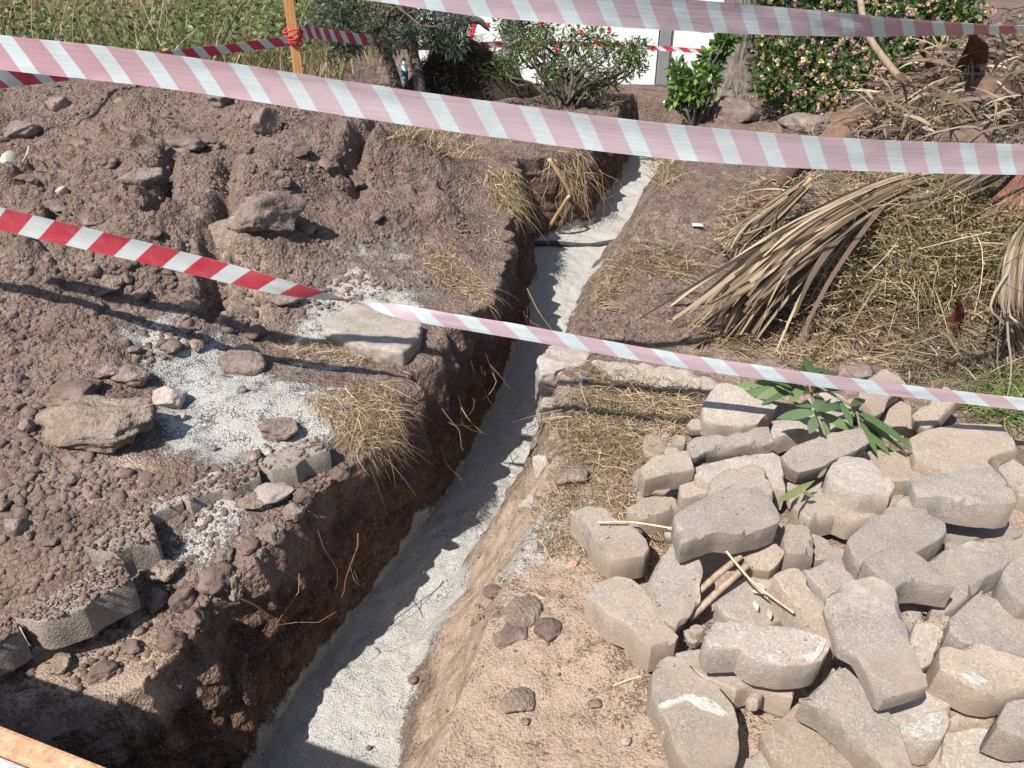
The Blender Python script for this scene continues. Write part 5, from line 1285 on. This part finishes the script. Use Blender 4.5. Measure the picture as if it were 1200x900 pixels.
# hanging roots in the trench wall
rg = np.random.default_rng(77); parts = []
for k in range(42):
    y0 = rg.choice([rg.uniform(2.2, 3.3), rg.uniform(1.2, 2.4), rg.uniform(4.6, 5.2)]); x0 = float(np.interp(y0, _LT[0], _LT[1])) + .04 + .05 * rg.random()
    z0 = .08 - .2 * rg.random(); L0 = rg.uniform(.10, .38)
    pts = [np.array([x0, y0, z0])]
    dr = np.array([rg.normal(.35, .25), rg.normal(-.25, .3), -1.0])
    for s in range(6):
        dr = dr + rg.normal(0, .38, 3); pts.append(pts[-1] + dr / np.linalg.norm(dr) * L0 / 6)
    c = palette(1, [(.20, .125, .08), (.13, .08, .055), (.30, .21, .13)], rg)[0]
    parts.append(tubeVF(np.array(pts), np.linspace(.0026, .0009, 7) * rg.uniform(.5, 1.2), 5, c))
V, F, C = joinVF(parts)
tag(veg_obj("hanging_roots", V, F, C, M_STRAW), "fine pale roots hanging from the shaded trench wall", kind="stuff")

# tall field grass behind the heap
rg = np.random.default_rng(90); n = 15000
x = rg.uniform(-11, -0.55, n); y = 5.4 + 10.5 * rg.random(n) ** 1.25
k = ~((x > -1.3) & (y > 7.5)) & (x < -.9 + .0 * y) & ~((x > -1.9) & (y < 6.5) & (rg.random(n) < .35)) & ~((x > -1.35) & (y < 7.4))
x, y = x[k], y[k]; n = len(x)
green = np.clip(.5 + 1.3 * fbm(x * .5 + 3, y * .5, oct=2, seed=91) + .15 * (x + 4.2), 0, 1) * (x > -4.2)
Lh = np.where(rg.random(n) < .5, rg.uniform(.25, .5, n), rg.uniform(.4, .85, n)) * np.where(x > -1.9, .55, 1)
cols = np.where((rg.random(n) < green * .45)[:, None], palette(n, GREENS + [(.16, .18, .06)], rg), palette(n, STRAW + [(.22, .19, .08), (.28, .22, .11)], rg))
V, F, C = ribbons(np.stack([x, y, hq(x, y)], -1), np.stack([rg.normal(0, .22, n), rg.normal(0, .22, n), np.ones(n)], -1), Lh, rg.uniform(.006, .014, n), np.stack([rg.normal(.1, .25, n), rg.normal(0, .25, n), -.25 * rg.random(n)], -1), 3, 'blade', cols, rg)
tag(veg_obj("field_grass", V, F, C, M_LEAF), "tall half dry wild grass in the field behind the spoil heap", kind="stuff")
n = 11000
cx = rg.uniform(-4.3, -1.9, 150); cy = rg.uniform(5.7, 11.5, 150); ci = rg.integers(0, 150, n)
x = cx[ci] + rg.normal(0, .22, n); y = cy[ci] + rg.normal(0, .22, n); z = hq(x, y) + .12 + .55 * rg.random(n) * (.6 + .4 * np.sin(cx[ci] * 9))
V, F, C = ribbons(np.stack([x, y, z], -1), np.stack([rg.normal(0, 1, n), rg.normal(0, 1, n), rg.normal(.3, .6, n)], -1), rg.uniform(.03, .07, n), rg.uniform(.016, .034, n), np.stack([0 * x, 0 * x, -.3 * rg.random(n)], -1), 2, 'leaf', palette(n, GREENS + [(.20, .22, .06), (.15, .20, .06)], rg), rg)
tag(veg_obj("field_weeds", V, F, C, M_LEAF), "green leafy weeds growing through the dry field grass", kind="stuff")

# far scrub closing the view beyond the field
def foliage(clumps, n, Ls, Ws, cols, rg, out=.7, up=.25, droop=.3, seg=2, shell=.45):
    cl = np.array([c[0] for c in clumps]); rr = np.array([c[1] for c in clumps], float)
    pr_ = rr ** 2 / (rr ** 2).sum(); i = rg.choice(len(cl), n, p=pr_)
    d = rg.normal(size=(n, 3)); d /= np.linalg.norm(d, axis=1)[:, None]
    p = cl[i] + d * (rr[i] * rg.random(n) ** shell)[:, None] * np.array([1, 1, .85])
    D = d * out + rg.normal(0, .6, (n, 3)) + np.array([0, 0, up])
    return ribbons(p, D, Ls[0] + (Ls[1] - Ls[0]) * rg.random(n), Ws[0] + (Ws[1] - Ws[0]) * rg.random(n), np.stack([np.zeros(n), np.zeros(n), -droop * rg.random(n)], -1), seg, 'leaf', palette(n, cols, rg, .22), rg)
def branch_set(base, tips, r0, rg, sides=6, wig=.08):
    parts = []
    for t in tips:
        b = np.asarray(base, float); t = np.asarray(t, float); L_ = np.linalg.norm(t - b)
        pts = bez([b, b + (t - b) * .35 + np.array([0, 0, .12 * L_]) + rg.normal(0, wig * L_, 3), b + (t - b) * .7 + rg.normal(0, wig * L_, 3), t], 9)
        parts.append(tubeVF(pts, np.linspace(r0, r0 * .22, 9), sides))
    V, F, _ = joinVF(parts); return V, F
M_BARK = mottled("grey_brown_bark", (.055, .045, .036), (.10, .083, .068), (.15, .125, .10), scale=22, fine=120, bump=.8, bdist=.006, per_object=0)
def plant(name, label, cat, base, clumps, nleaf, Ls, Ws, cols, stems, r0, seed, crown="foliage", stemname="stem", tipstep=1, **kw):
    rg = np.random.default_rng(seed); base = np.asarray(base, float)
    r = empty(name, tuple(base)); tag(r, label, cat)
    V, F, C = foliage(clumps, nleaf, Ls, Ws, cols, rg, **kw)
    veg_obj(crown, V, F, C, M_LEAF, base, r)
    for s in range(stems):
        b = base + np.array([rg.normal(0, .04), rg.normal(0, .04), -.03]) if stems > 1 else base
        tips = [clumps[i][0] for i in range(s, len(clumps), stems * tipstep)]
        V, F = branch_set(b, tips, r0, rg)
        link(stemname, np_mesh(stemname, V - base, F, M_BARK, True), r)
    return r
def clump_cloud(c, rad, n, r, rg, squash=(1, 1, 1)):
    out = []
    while len(out) < n:
        d = rg.normal(size=3); d /= np.linalg.norm(d); q = np.asarray(c) + d * rg.random() ** .5 * np.asarray(rad)
        out.append((q, r * rg.uniform(.6, 1.3)))
    return out

def at_px_(lst, depth, jit, r, rg, rep=1):
    out = []
    for px, py in lst:
        for _ in range(rep):
            out.append((PD(px, py, depth + rg.normal(0, jit)), r * rg.uniform(.7, 1.3)))
    return out
# olive tree with two leaning trunks
OL = [(.055, .075, .045), (.08, .10, .065), (.12, .145, .10), (.035, .05, .028)]
rg = np.random.default_rng(201)
ob = hit1(480, 106); obase = np.array([ob[0], ob[1], gnd(ob[0], ob[1])])
olive = empty("olive_tree", tuple(obase)); tag(olive, "olive tree with two dark leaning trunks in front of the white wall", "tree")
cl = at_px_([(380, 20), (395, 5), (405, 35), (420, 15), (430, 38), (445, 30), (455, 45), (440, 5), (470, 15), (480, 40), (490, 30), (505, 45), (500, 10), (515, 35), (525, 50), (520, 5), (540, 20), (535, 40), (410, 46), (465, 36), (450, -25), (480, -30), (510, -20), (420, -20), (390, -15), (530, -10), (440, -60), (500, -60), (400, 52), (532, 55)], 5.9, .2, .115, rg, 2)
V, F, C = foliage(cl, 11500, (.03, .06), (.008, .014), OL, rg, out=.6, droop=.4); veg_obj("crown", V, F, C, M_LEAF, obase, olive)
for (bx, by, tx, ty) in ((493, 108, 478, 40), (467, 104, 448, 50)):
    b = PD(bx, by, 5.95); b[2] = min(b[2], gnd(b[0], b[1]) - .03); t = PD(tx, ty, 5.95)
    V1, F1 = tubeVF(bez([b, b + (t - b) * .5 + np.array([.02, 0, 0]), t], 10), np.linspace(.052, .036, 10), 10)
    tr = link("trunk", np_mesh("trunk", V1 - obase, F1, M_BARK, True), olive)
    V, F = branch_set(t, [c[0] for c in cl[(0 if bx > 480 else 1)::4]], .013, rg); link("branches", np_mesh("branches", V - obase, F, M_BARK, True), tr)

# pomegranate shrub with red flowers
rg = np.random.default_rng(202)
pb = hit1(655, 130); pbase = np.array([pb[0] + .05, pb[1] + .1, gnd(pb[0] + .05, pb[1] + .1)])
def at_px(lst, depth, jit, r, rg, rep=1):
    out = []
    for px, py in lst:
        for _ in range(rep):
            out.append((PD(px, py, depth + rg.normal(0, jit)), r * rg.uniform(.7, 1.3)))
    return out
dpb = depth_of(pbase)
pc = at_px([(600, 45), (590, 78), (615, 60), (620, 30), (640, 35), (650, 62), (675, 45), (665, 82), (690, 70), (700, 45), (715, 60), (735, 62), (745, 78), (725, 85), (708, 95), (640, 92), (680, 105), (630, 50), (655, 110), (690, 100), (745, 60), (600, 25)], dpb + .1, .18, .11, rg, 2)
pom = plant("pomegranate_shrub", "pomegranate shrub dotted with red flowers in front of the white wall", "shrub", pbase, pc, 5200, (.03, .06), (.010, .018), [(.06, .10, .03), (.10, .15, .045), (.045, .075, .025), (.14, .18, .06)], 5, .016, 203, out=.5)
def flowers(pts, r, cols, rg, parent, org, name="flower", petals=8):
    for p in pts:
        n = petals; D = rg.normal(size=(n, 3)); D[:, 1] -= .7; D[:, 2] += .3
        V, F, C = ribbons(np.repeat(p[None], n, 0), D, r, r * .9, np.zeros((n, 3)), 2, 'leaf', palette(n, cols, rg, .1), rg)
        veg_obj(name, V, F, C, M_LEAF, org, parent)
flowers(np.array([PD(px, py, dpb - .12) for px, py in [(573, 29), (634, 27), (652, 58), (681, 38), (714, 35), (626, 60), (722, 70), (665, 30), (698, 50), (740, 50), (515, 3), (697, 28), (635, 26)]]), .026, [(.62, .04, .02), (.7, .07, .03)], rg, pom, pbase)

# citrus bush
rg = np.random.default_rng(204)
qb = hit1(815, 146); qbase = np.array([qb[0], qb[1], gnd(qb[0], qb[1])]); dq = depth_of(qbase)
cc = at_px([(793, 82), (796, 98), (810, 92), (803, 112), (822, 80), (833, 68), (845, 58), (832, 90), (815, 108), (792, 116), (825, 120), (852, 46), (812, 128)], dq, .08, .065, rg, 2)
plant("citrus_bush", "fresh green citrus bush growing against the palm trunk", "bush", qbase, cc, 1300, (.045, .085), (.022, .036), [(.07, .14, .03), (.11, .20, .045), (.17, .25, .06), (.05, .095, .025)], 3, .012, 205, out=.5, seg=3)

# palm trunk
pt = PD(866, 118, 6.7); px0 = np.array([pt[0], pt[1] + .15]); g0 = gnd(px0[0], px0[1])
n = 150; sides = 48
zz = np.linspace(-.15, 3.2, n); an = np.linspace(0, 2 * np.pi, sides, endpoint=False)
rad = .215 + .13 * np.exp(-np.maximum(zz, 0) / .16) - .012 * zz
R = rad[:, None] * (1 + .05 * fbm(an[None, :] * 3.0, zz[:, None] * 5, oct=3, seed=210)) + .009 * ((zz[:, None] * 13 + .8 * fbm(an[None, :] * 1.2, zz[:, None] * 2, oct=2, seed=211)) % 1.0)
V = np.stack([R * np.cos(an) + (.05 * zz)[:, None], R * np.sin(an), np.repeat(zz[:, None], sides, 1)], -1).reshape(-1, 3)
i = np.arange(n - 1)[:, None] * sides; j = np.arange(sides)[None, :]; j2 = (j + 1) % sides
F = np.stack([i + j, i + j2, i + sides + j2, i + sides + j], -1).reshape(-1, 4)
def palm_bark():
    m, N, L, B = new_mat("palm_bark"); tc = N.new("ShaderNodeTexCoord").outputs["Object"]
    mp = N.new("ShaderNodeMapping"); mp.inputs["Scale"].default_value = (40, 40, 5); L.new(tc, mp.inputs[0])
    nz = noise_node(N, L, 1, 5, .7, mp.outputs[0]); r = ramp(N, [(.3, (.10, .083, .072)), (.55, (.20, .168, .145)), (.75, (.30, .26, .23))]); L.new(nz.outputs[0], r.inputs[0])
    L.new(r.outputs[0], B.inputs["Base Color"]); B.inputs["Roughness"].default_value = .95; L.new(bumpn(N, L, nz.outputs[0], .9, .02), B.inputs["Normal"]); return m
palm = empty("palm_tree", (float(px0[0]), float(px0[1]), g0)); tag(palm, "thick grey fibrous palm trunk rising beside the white wall", "tree")
link("trunk", np_mesh("trunk", V, F, palm_bark(), True), palm)
nf_ = 2600; a_ = rg.random(nf_) * 6.283; z_ = rg.uniform(-.05, 2.0, nf_); r_ = np.interp(z_, zz, rad) + .006
fp_ = np.stack([r_ * np.cos(a_) + .05 * z_, r_ * np.sin(a_), z_], -1)
V, F, C = ribbons(fp_, np.stack([.25 * np.cos(a_) + rg.normal(0, .12, nf_), .25 * np.sin(a_) + rg.normal(0, .12, nf_), np.where(rg.random(nf_) < .5, 1, -1) * 1.0], -1), rg.uniform(.04, .12, nf_), rg.uniform(.004, .010, nf_), rg.normal(0, .15, (nf_, 3)), 2, 'blade', palette(nf_, [(.16, .135, .115), (.23, .195, .17), (.10, .083, .07), (.29, .25, .215)], rg), rg)
fo = link("bark_fibre", np_mesh("bark_fibre", V, F, M_STRAW, False, C), palm); fo["kind"] = "stuff"

# lantana bush covered in pink and yellow blossom
rg = np.random.default_rng(220)
lb = hit1(1000, 142); lbase = np.array([lb[0], lb[1] + .8, gnd(lb[0], lb[1] + .8)])
lq = sample_px([(895, 20), (905, -50), (1000, -60), (1130, -50), (1150, 30), (1110, 60), (1060, 95), (1010, 125), (930, 140), (895, 100)], 190, rg)
lc = [(PD(x_, y_, 5.75 + (120 - y_) * .0035 + rg.normal(0, .07)), .13 * rg.uniform(.7, 1.25)) for x_, y_ in lq]
lant = plant("lantana_bush", "big lantana bush covered with pink and yellow flower heads", "bush", lbase, lc, 19000, (.035, .06), (.022, .036), [(.05, .085, .022), (.075, .12, .032), (.035, .06, .018), (.11, .15, .05)], 1, .009, 221, out=.6, tipstep=9)
nf = 900; ii = rg.integers(0, len(lc), nf); cen = np.array([lc[k][0] for k in ii]); rr = np.array([lc[k][1] for k in ii])
d = rg.normal(size=(nf, 3)); d[:, 1] = -np.abs(d[:, 1]) - .5; d[:, 2] += .4; d /= np.linalg.norm(d, axis=1)[:, None]
fp = cen + d * (rr * 1.08)[:, None]
pink = [(.60, .36, .38), (.64, .46, .42), (.55, .30, .40), (.66, .52, .46)]; yel = [(.66, .52, .18), (.68, .58, .32), (.66, .48, .26)]
def blossom(P_, cols, nm):
    parts = []
    k = 9; m = len(P_); D = rg.normal(size=(m * k, 3)) + np.repeat(d[:m], k, 0) * 1.2
    c = np.repeat(palette(m, cols, rg, .12), k, 0)
    V, F, C = ribbons(np.repeat(P_, k, 0), D, .025, .024, np.zeros((m * k, 3)), 2, 'leaf', c * rg.uniform(.8, 1.1, (m * k, 1)), rg)
    o = veg_obj(nm, V, F, C, M_LEAF, lbase, lant); o["kind"] = "stuff"
blossom(fp[:560], pink, "pink_blossom"); blossom(fp[560:], yel, "yellow_blossom")

# ------------------------------------------------------------------ dead palm fronds, sheaths and weeds on the right
FROND = [(.30, .23, .155), (.37, .29, .205), (.23, .17, .115), (.17, .125, .085), (.37, .30, .205), (.12, .09, .065)]
def frond(label, spine, r_prof, n, seed, W=(.008, .018), cols=FROND, name="dry_palm_frond", droop=.0, stemr=.014, group="dead palm fronds"):
    rg = np.random.default_rng(seed); spine = np.asarray(spine, float); S = 14
    org = spine[0].copy(); r = empty(name, tuple(org)); tag(r, label, "palm frond", group)
    sp = bez(spine, S); T = np.gradient(sp, axis=0); T /= np.linalg.norm(T, axis=1)[:, None]
    A_ = np.cross(T, [0, 0, 1.0]); A_ /= np.linalg.norm(A_, axis=1)[:, None]; B_ = np.cross(A_, T)
    rp = np.interp(np.linspace(0, 1, S), np.linspace(0, 1, len(r_prof)), r_prof)
    Vs, Fs, Cs, nn = [], [], [], 0
    pal = palette(n, cols, rg, .15)
    for k in range(n):
        s0 = rg.uniform(0, .35); s1 = rg.uniform(.75, 1.0)
        s = np.linspace(s0, s1, S); f = s * (S - 1); i0 = np.clip(f.astype(int), 0, S - 2); t = f - i0
        L_ = lambda X: X[i0] * (1 - t)[:, None] + X[i0 + 1] * t[:, None]
        a = rg.random() * 6.283; q = rg.random() ** .5
        rr_ = np.interp(s, np.linspace(0, 1, S), rp)
        wob = rg.normal(0, .3); flare = np.clip((s - .55) / .45, 0, 1) ** 2
        c = L_(sp) + L_(A_) * (np.cos(a) * q * rr_ * (1 + wob * s))[:, None] + L_(B_) * (np.abs(np.sin(a)) * q * rr_ * .8 - .02)[:, None]
        c[:, 2] -= droop * flare * rg.random() ; c += np.outer(flare, rg.normal(0, .04, 3)) + np.outer(np.sin(s * rg.uniform(2, 7) + rg.uniform(0, 6)) * s, rg.normal(0, .014, 3))
        if rg.random() < .12: c += np.outer(np.clip((s - rg.uniform(.2, .6)), 0, 1), rg.normal(0, .25, 3) - [0, 0, .12])
        w = rg.uniform(*W) * np.clip(1.15 - s ** 2 * .9, .12, 1)
        sd = np.cross(np.gradient(c, axis=0), rg.normal(size=3)); sd /= np.linalg.norm(sd, axis=1)[:, None] + 1e-9
        V = np.stack([c - sd * w[:, None] / 2, c + sd * w[:, None] / 2], 1).reshape(-1, 3)
        b = np.arange(S - 1) * 2; Fs.append(np.stack([b, b + 1, b + 3, b + 2], -1) + nn); nn += len(V); Vs.append(V); Cs.append(np.repeat(pal[k:k + 1], len(V), 0))
    veg_obj("leaflets", np.concatenate(Vs), np.concatenate(Fs), np.concatenate(Cs), M_STRAW, org, r)
    V, F = tubeVF(sp[:9] + [0, 0, -.01], np.linspace(stemr, stemr * .5, 9), 8); link("rachis", np_mesh("rachis", V - org, F, M_REED, True), r)
    return r
def up(px, py, dz): 
    h_ = hit1(px, py); return np.array([h_[0], h_[1], h_[2] + dz])
fb = P(1118, 203, .56)
frond("large bundled dry palm frond sloping down towards the trench", [fb, P(1040, 225, .52), P(960, 268, .44), P(890, 320, .30), P(840, 368, .14)], [.06, .075, .09, .095, .10], 270, 301, (.006, .034), droop=.18)
frond("smaller dry palm frond lying on the earth bank above the large one", [P(950, 208, .42), P(915, 238, .34), P(880, 268, .26), P(850, 296, .17)], [.03, .06, .075, .07], 110, 302, (.006, .016), cols=FROND + GREYSTRAW)
frond("greyish dry frond hanging at the edge of the weed heap", [P(1215, 255, .55), P(1200, 300, .48), P(1190, 360, .34), P(1175, 425, .12)], [.05, .08, .09, .10], 120, 303, (.004, .010), cols=FROND[2:4] + GREYSTRAW, droop=.05)
frond("dull dry frond lying behind the large bundled one", [P(1200, 170, .7), P(1150, 205, .62), P(1090, 235, .52), P(1040, 250, .45)], [.05, .08, .08, .06], 90, 304, (.006, .014), cols=GREYSTRAW + FROND)
def sheath(label, base, tip, width, curl, col, seed):
    rg = np.random.default_rng(seed); base = np.asarray(base, float); tip = np.asarray(tip, float); n, m = 14, 11
    T = tip - base; L_ = np.linalg.norm(T); T /= L_
    A_ = np.cross(T, [0.1, -.4, 1.0]); A_ /= np.linalg.norm(A_); B_ = np.cross(A_, T)
    s = np.linspace(0, 1, n); v = np.linspace(-1, 1, m)
    w = width * (1 - .72 * s ** 1.4) * .5
    ang = v[None, :] * curl
    c = base + T * (s * L_)[:, None] + B_ * (.12 * L_ * np.sin(s * np.pi))[:, None]
    V = c[:, None, :] + A_ * (w[:, None] * np.sin(ang) / math.sin(min(curl, 1.5)))[..., None] + B_ * (w[:, None] * (np.cos(ang) - 1) * .9 + .006 * fbm(s[:, None] * 6 + seed, v[None, :] * 4, oct=2, seed=seed))[..., None]
    V2 = V - B_ * .006
    i = np.arange(n - 1)[:, None] * m; j = np.arange(m - 1)[None, :]
    F = np.stack([i + j, i + j + 1, i + m + j + 1, i + m + j], -1).reshape(-1, 4)
    Va = np.concatenate([V.reshape(-1, 3), V2.reshape(-1, 3)]); Fa = np.concatenate([F, F[:, ::-1] + n * m])
    mt_ = mottled("palm_sheath", tuple(x * .6 for x in col), col, tuple(min(1, x * 1.45) for x in col), scale=18, fine=120, bump=.4, bdist=.004, rough=.7)
    o = link("palm_leaf_sheath", np_mesh("palm_leaf_sheath", Va - base, Fa, mt_, True)); o.location = base; tag(o, label, "palm sheath", "dead palm leaf sheaths")
    return o
sheath("broad brown leaf sheath arched over the long low rock", P(1032, 128, .42), P(955, 180, .30), .30, 1.1, (.17, .108, .078), 1)
sheath("smooth red brown leaf sheath poking out of the weed heap", P(1235, 205, .62), P(1150, 262, .46), .24, 1.0, (.155, .075, .050), 2)
sheath("dark leaf sheath beside the smaller dry frond", P(945, 172, .34), P(915, 216, .28), .14, 1.0, (.10, .06, .045), 3)
sheath("upright maroon leaf sheath before the lantana bush", P(1095, 110, .5), P(1085, 62, .78), .2, 1.0, (.17, .07, .05), 4)
sheath("tall red brown leaf sheath beside the maroon one", P(1125, 110, .55), P(1142, 38, .98), .18, 1.0, (.165, .078, .056), 5)
sheath("small red scrap of leaf sheath at the foot of the weed heap", P(1120, 382, .2), P(1124, 350, .34), .06, 1.0, (.18, .05, .04), 6)
sheath("curled brown leaf scrap near the smaller dry frond", P(900, 232, .2), P(880, 243, .22), .1, 1.2, (.15, .08, .05), 7)
sheath("wide brown husk lying on top of the leaf litter", P(1190, 88, .72), P(1130, 120, .62), .26, 1.1, (.13, .085, .062), 8)
sheath("curled grey brown husk half sunk in the leaf litter", P(1165, 150, .6), P(1095, 160, .52), .2, 1.2, (.15, .105, .08), 9)
sheath("dark husk propped against the crooked stalk", P(1070, 120, .5), P(1055, 85, .66), .16, 1.1, (.12, .07, .05), 10)
M_STALK = wood("dead_stalk", (.16, .11, .075), (.25, .185, .13), (.33, .255, .19))
tube_thing("dead_stalk", [PD(1082, 142, 4.75), PD(1065, 105, 4.8), PD(1043, 78, 4.85), PD(1018, 42, 4.9), PD(1008, 0, 4.95), PD(1006, -40, 5.0)], np.linspace(.026, .018, 24), M_STALK, "dead brown stalk standing crooked before the lantana bush", "stalk")
# dry litter heap
straw_patch("thick litter of dead palm leaves and straw piled under the bush", [(1040, 130), (1090, 90), (1130, 50), (1200, 20), (1200, 200), (1120, 190), (1040, 180), (980, 175)], 3200, (.06, .42), (.003, .022), lift=.22, seed=20, cols=FROND[1:4] + FROND[5:] + GREYSTRAW + [(.13, .085, .06), (.10, .07, .05)], dz=(.3, .5), bendz=-.5, prof='leaf')
straw_patch("dry leaf litter between the rocks and the small frond", [(890, 165), (980, 150), (1040, 180), (1000, 215), (930, 210)], 700, (.06, .2), (.004, .012), lift=.06, seed=21, cols=FROND + GREYSTRAW)
straw_patch("dead grass and leaf litter covering the ground around the fronds", [(860, 225), (950, 205), (1060, 200), (1200, 200), (1200, 440), (1050, 440), (960, 395), (880, 395), (900, 320), (830, 300)], 5200, (.04, .22), (.0018, .009), lift=.09, seed=24, cols=STRAW + GREYSTRAW + [(.13, .09, .06)], dz=(.12, .3))
WEED = [(.24, .205, .105), (.30, .25, .135), (.19, .165, .08), (.34, .285, .17), (.12, .095, .06), (.17, .165, .07)]
WP = [(985, 290), (1030, 250), (1100, 235), (1170, 260), (1195, 330), (1160, 380), (1080, 385), (1000, 385), (965, 370)]
wm = sample_px(WP, 260, RNG); wh = hit(wm[:, 0], wm[:, 1])
rg = np.random.default_rng(330); n = 7000; i = rg.integers(0, len(wh), n)
ctr = wh.mean(0); rel_ = np.hypot((wh[:, 0] - ctr[0]) / .62, (wh[:, 1] - ctr[1]) / .62)
hgt = np.clip(.36 * (1 - rel_ ** 2), .05, .36)
p = wh[i] + np.stack([rg.normal(0, .04, n), rg.normal(0, .04, n), hgt[i] * rg.random(n) ** .6], -1)
V1 = ribbons(p, rg.normal(size=(n, 3)), rg.uniform(.010, .026, n), rg.uniform(.006, .012, n), np.zeros((n, 3)), 2, 'leaf', palette(n, WEED, rg), rg)
n = 3600; i = rg.integers(0, len(wh), n)
p = wh[i] + np.stack([rg.normal(0, .04, n), rg.normal(0, .04, n), hgt[i] * rg.random(n)], -1)
V2 = ribbons(p, np.stack([rg.normal(0, 1, n), rg.normal(0, 1, n), rg.normal(.2, .5, n)], -1), rg.uniform(.08, .28, n), rg.uniform(.002, .004, n), np.stack([rg.normal(0, .4, n), rg.normal(0, .4, n), rg.normal(-.2, .4, n)], -1), 4, 'strip', palette(n, WEED + STRAW, rg), rg)
V, F, C = joinVF([V1, V2])
tag(veg_obj("wilted_weeds", V, F, C, M_STRAW), "heap of wilted yellow green weeds pulled out beside the fronds", kind="stuff")
straw_patch("grey brown twig tangle between the weed heap and the pavers", [(1040, 400), (1100, 385), (1200, 390), (1200, 450), (1130, 475), (1060, 465)], 1500, (.05, .2), (.0016, .004), lift=.09, seed=22, cols=GREYSTRAW + [(.16, .15, .08)], dz=(.2, .4))
straw_patch("green grass blades growing at the edge of the pavers", [(1140, 450), (1200, 425), (1200, 510), (1160, 500), (1120, 480)], 420, (.08, .22), (.003, .007), lift=.02, seed=23, cols=[(.10, .16, .04), (.15, .21, .06), (.07, .12, .03), (.25, .24, .1)], dz=(.8, .4), bendz=-.5, name="green_grass")

# ------------------------------------------------------------------ fallen oleander sprig on the pavers
rg = np.random.default_rng(401)
oro = P(957, 483, .27)
ole = empty("oleander_sprig", tuple(oro)); tag(ole, "fallen green oleander sprig with long leathery leaves on the pavers", "sprig")
LEAVES = [((938, 440), (870, 425), .022, .27), ((945, 438), (915, 418), .02, .31), ((930, 450), (862, 462), .02, .2), ((965, 440), (1000, 445), .018, .31), ((970, 452), (1012, 452), .018, .3), ((957, 483), (963, 456), .024, .30), ((957, 483), (911, 486), .022, .26), ((958, 483), (1006, 503), .022, .24), ((957, 482), (991, 468), .020, .3), ((958, 486), (949, 506), .02, .26), ((960, 490), (973, 512), .018, .25),
          ((942, 446), (882, 434), .022, .26), ((942, 445), (900, 427), .02, .3), ((940, 447), (884, 463), .022, .22), ((944, 450), (890, 470), .018, .22), ((945, 448), (925, 470), .02, .25), ((950, 442), (946, 410), .022, .33), ((955, 440), (985, 432), .018, .32), ((948, 440), (968, 425), .016, .34), ((938, 448), (853, 446), .024, .2), ((936, 452), (870, 453), .02, .2),
          ((1000, 478), (1072, 518), .024, .24), ((1000, 482), (1066, 526), .022, .2), ((1002, 485), (1030, 527), .018, .2), ((996, 476), (1016, 462), .016, .3), ((1003, 490), (1045, 528), .018, .18), ((985, 470), (1000, 497), .016, .28), ((928, 455), (905, 442), .018, .27), ((955, 478), (930, 470), .018, .26)]
for (b, t, w, z) in LEAVES:
    p0 = P(b[0], b[1], z); p1 = P(t[0], t[1], z - .03); D = (p1 - p0)[None]; L_ = float(np.linalg.norm(D))
    sd = np.cross(D, np.array([[rg.normal(0, .25), rg.normal(-.2, .25), 1.0]]))
    V, F, C = ribbons(p0[None], D, L_, w * 1.55, np.array([[0, 0, -.12]]), 7, 'leaf', palette(1, [(.09, .15, .06), (.12, .18, .07), (.075, .12, .055), (.16, .22, .09)], rg, .1), rg, sd)
    veg_obj("leaf", V, F, C, M_LEAF, oro, ole, True)
for pts in ([P(905, 437, .24), P(945, 446, .29), P(985, 468, .29), P(1003, 482, .26), P(1008, 505, .22)], [P(947, 447, .28), P(957, 483, .28), P(967, 510, .24)]):
    V, F = tubeVF(bez(pts, 14), .0035, 6); link("stem", np_mesh("stem", V - oro, F, mottled("oleander_stem", (.16, .15, .09), (.22, .21, .13), scale=10, bump=.1), True), ole)
cv = P(925, 590, .22)
cur = empty("withered_sprig", tuple(cv)); tag(cur, "small withered sprig curled in a gap between pavers", "sprig")
for (b, t, w) in (((955, 563), (912, 588), .016), ((950, 568), (910, 592), .014), ((940, 576), (955, 584), .012), ((945, 570), (930, 602), .008), ((958, 560), (968, 552), .01)):
    p0 = P(b[0], b[1], .25); p1 = P(t[0], t[1], .21); D = (p1 - p0)[None]
    V, F, C = ribbons(p0[None], D, float(np.linalg.norm(D)), w, np.array([[0, 0, .1]]), 6, 'leaf', palette(1, [(.25, .26, .13), (.18, .21, .08), (.34, .30, .18)], rg, .1), rg, np.cross(D, [[.2, -.5, 1.0]]))
    veg_obj("leaf", V, F, C, M_LEAF, cv, cur, True)
for (x_, y_, a_) in ((882, 688, .5), (888, 690, 1.3), (880, 697, .1), (882, 708, 1.5), (900, 718, 1.7), (915, 712, .2), (922, 728, .1), (926, 731, .4)):
    p0 = P(x_, y_, .118); D = np.array([[math.cos(a_), -math.sin(a_) * .8, .15]])
    V, F, C = ribbons(p0[None] + np.array([[0, 0, .012]]), D, .03, .012, np.array([[0, 0, -.3]]), 5, 'leaf', palette(1, [(.50, .43, .33)], rg, .1), rg, np.cross(D, [[0, -.3, 1.0]]))
    o = veg_obj("dry_leaf", V, F, C, M_STRAW, p0, None, True); tag(o, "pale papery dry leaf lying on the grey paver by the canes", "leaf", "papery leaves on the paver")
straw_patch("leaf litter and dead grass carrying on along the bank past the weed heap", [(1200, 40), (1420, 40), (1480, 300), (1480, 470), (1200, 450)], 3200, (.05, .3), (.002, .012), lift=.12, seed=40, cols=FROND[1:4] + GREYSTRAW + STRAW, dz=(.2, .4))
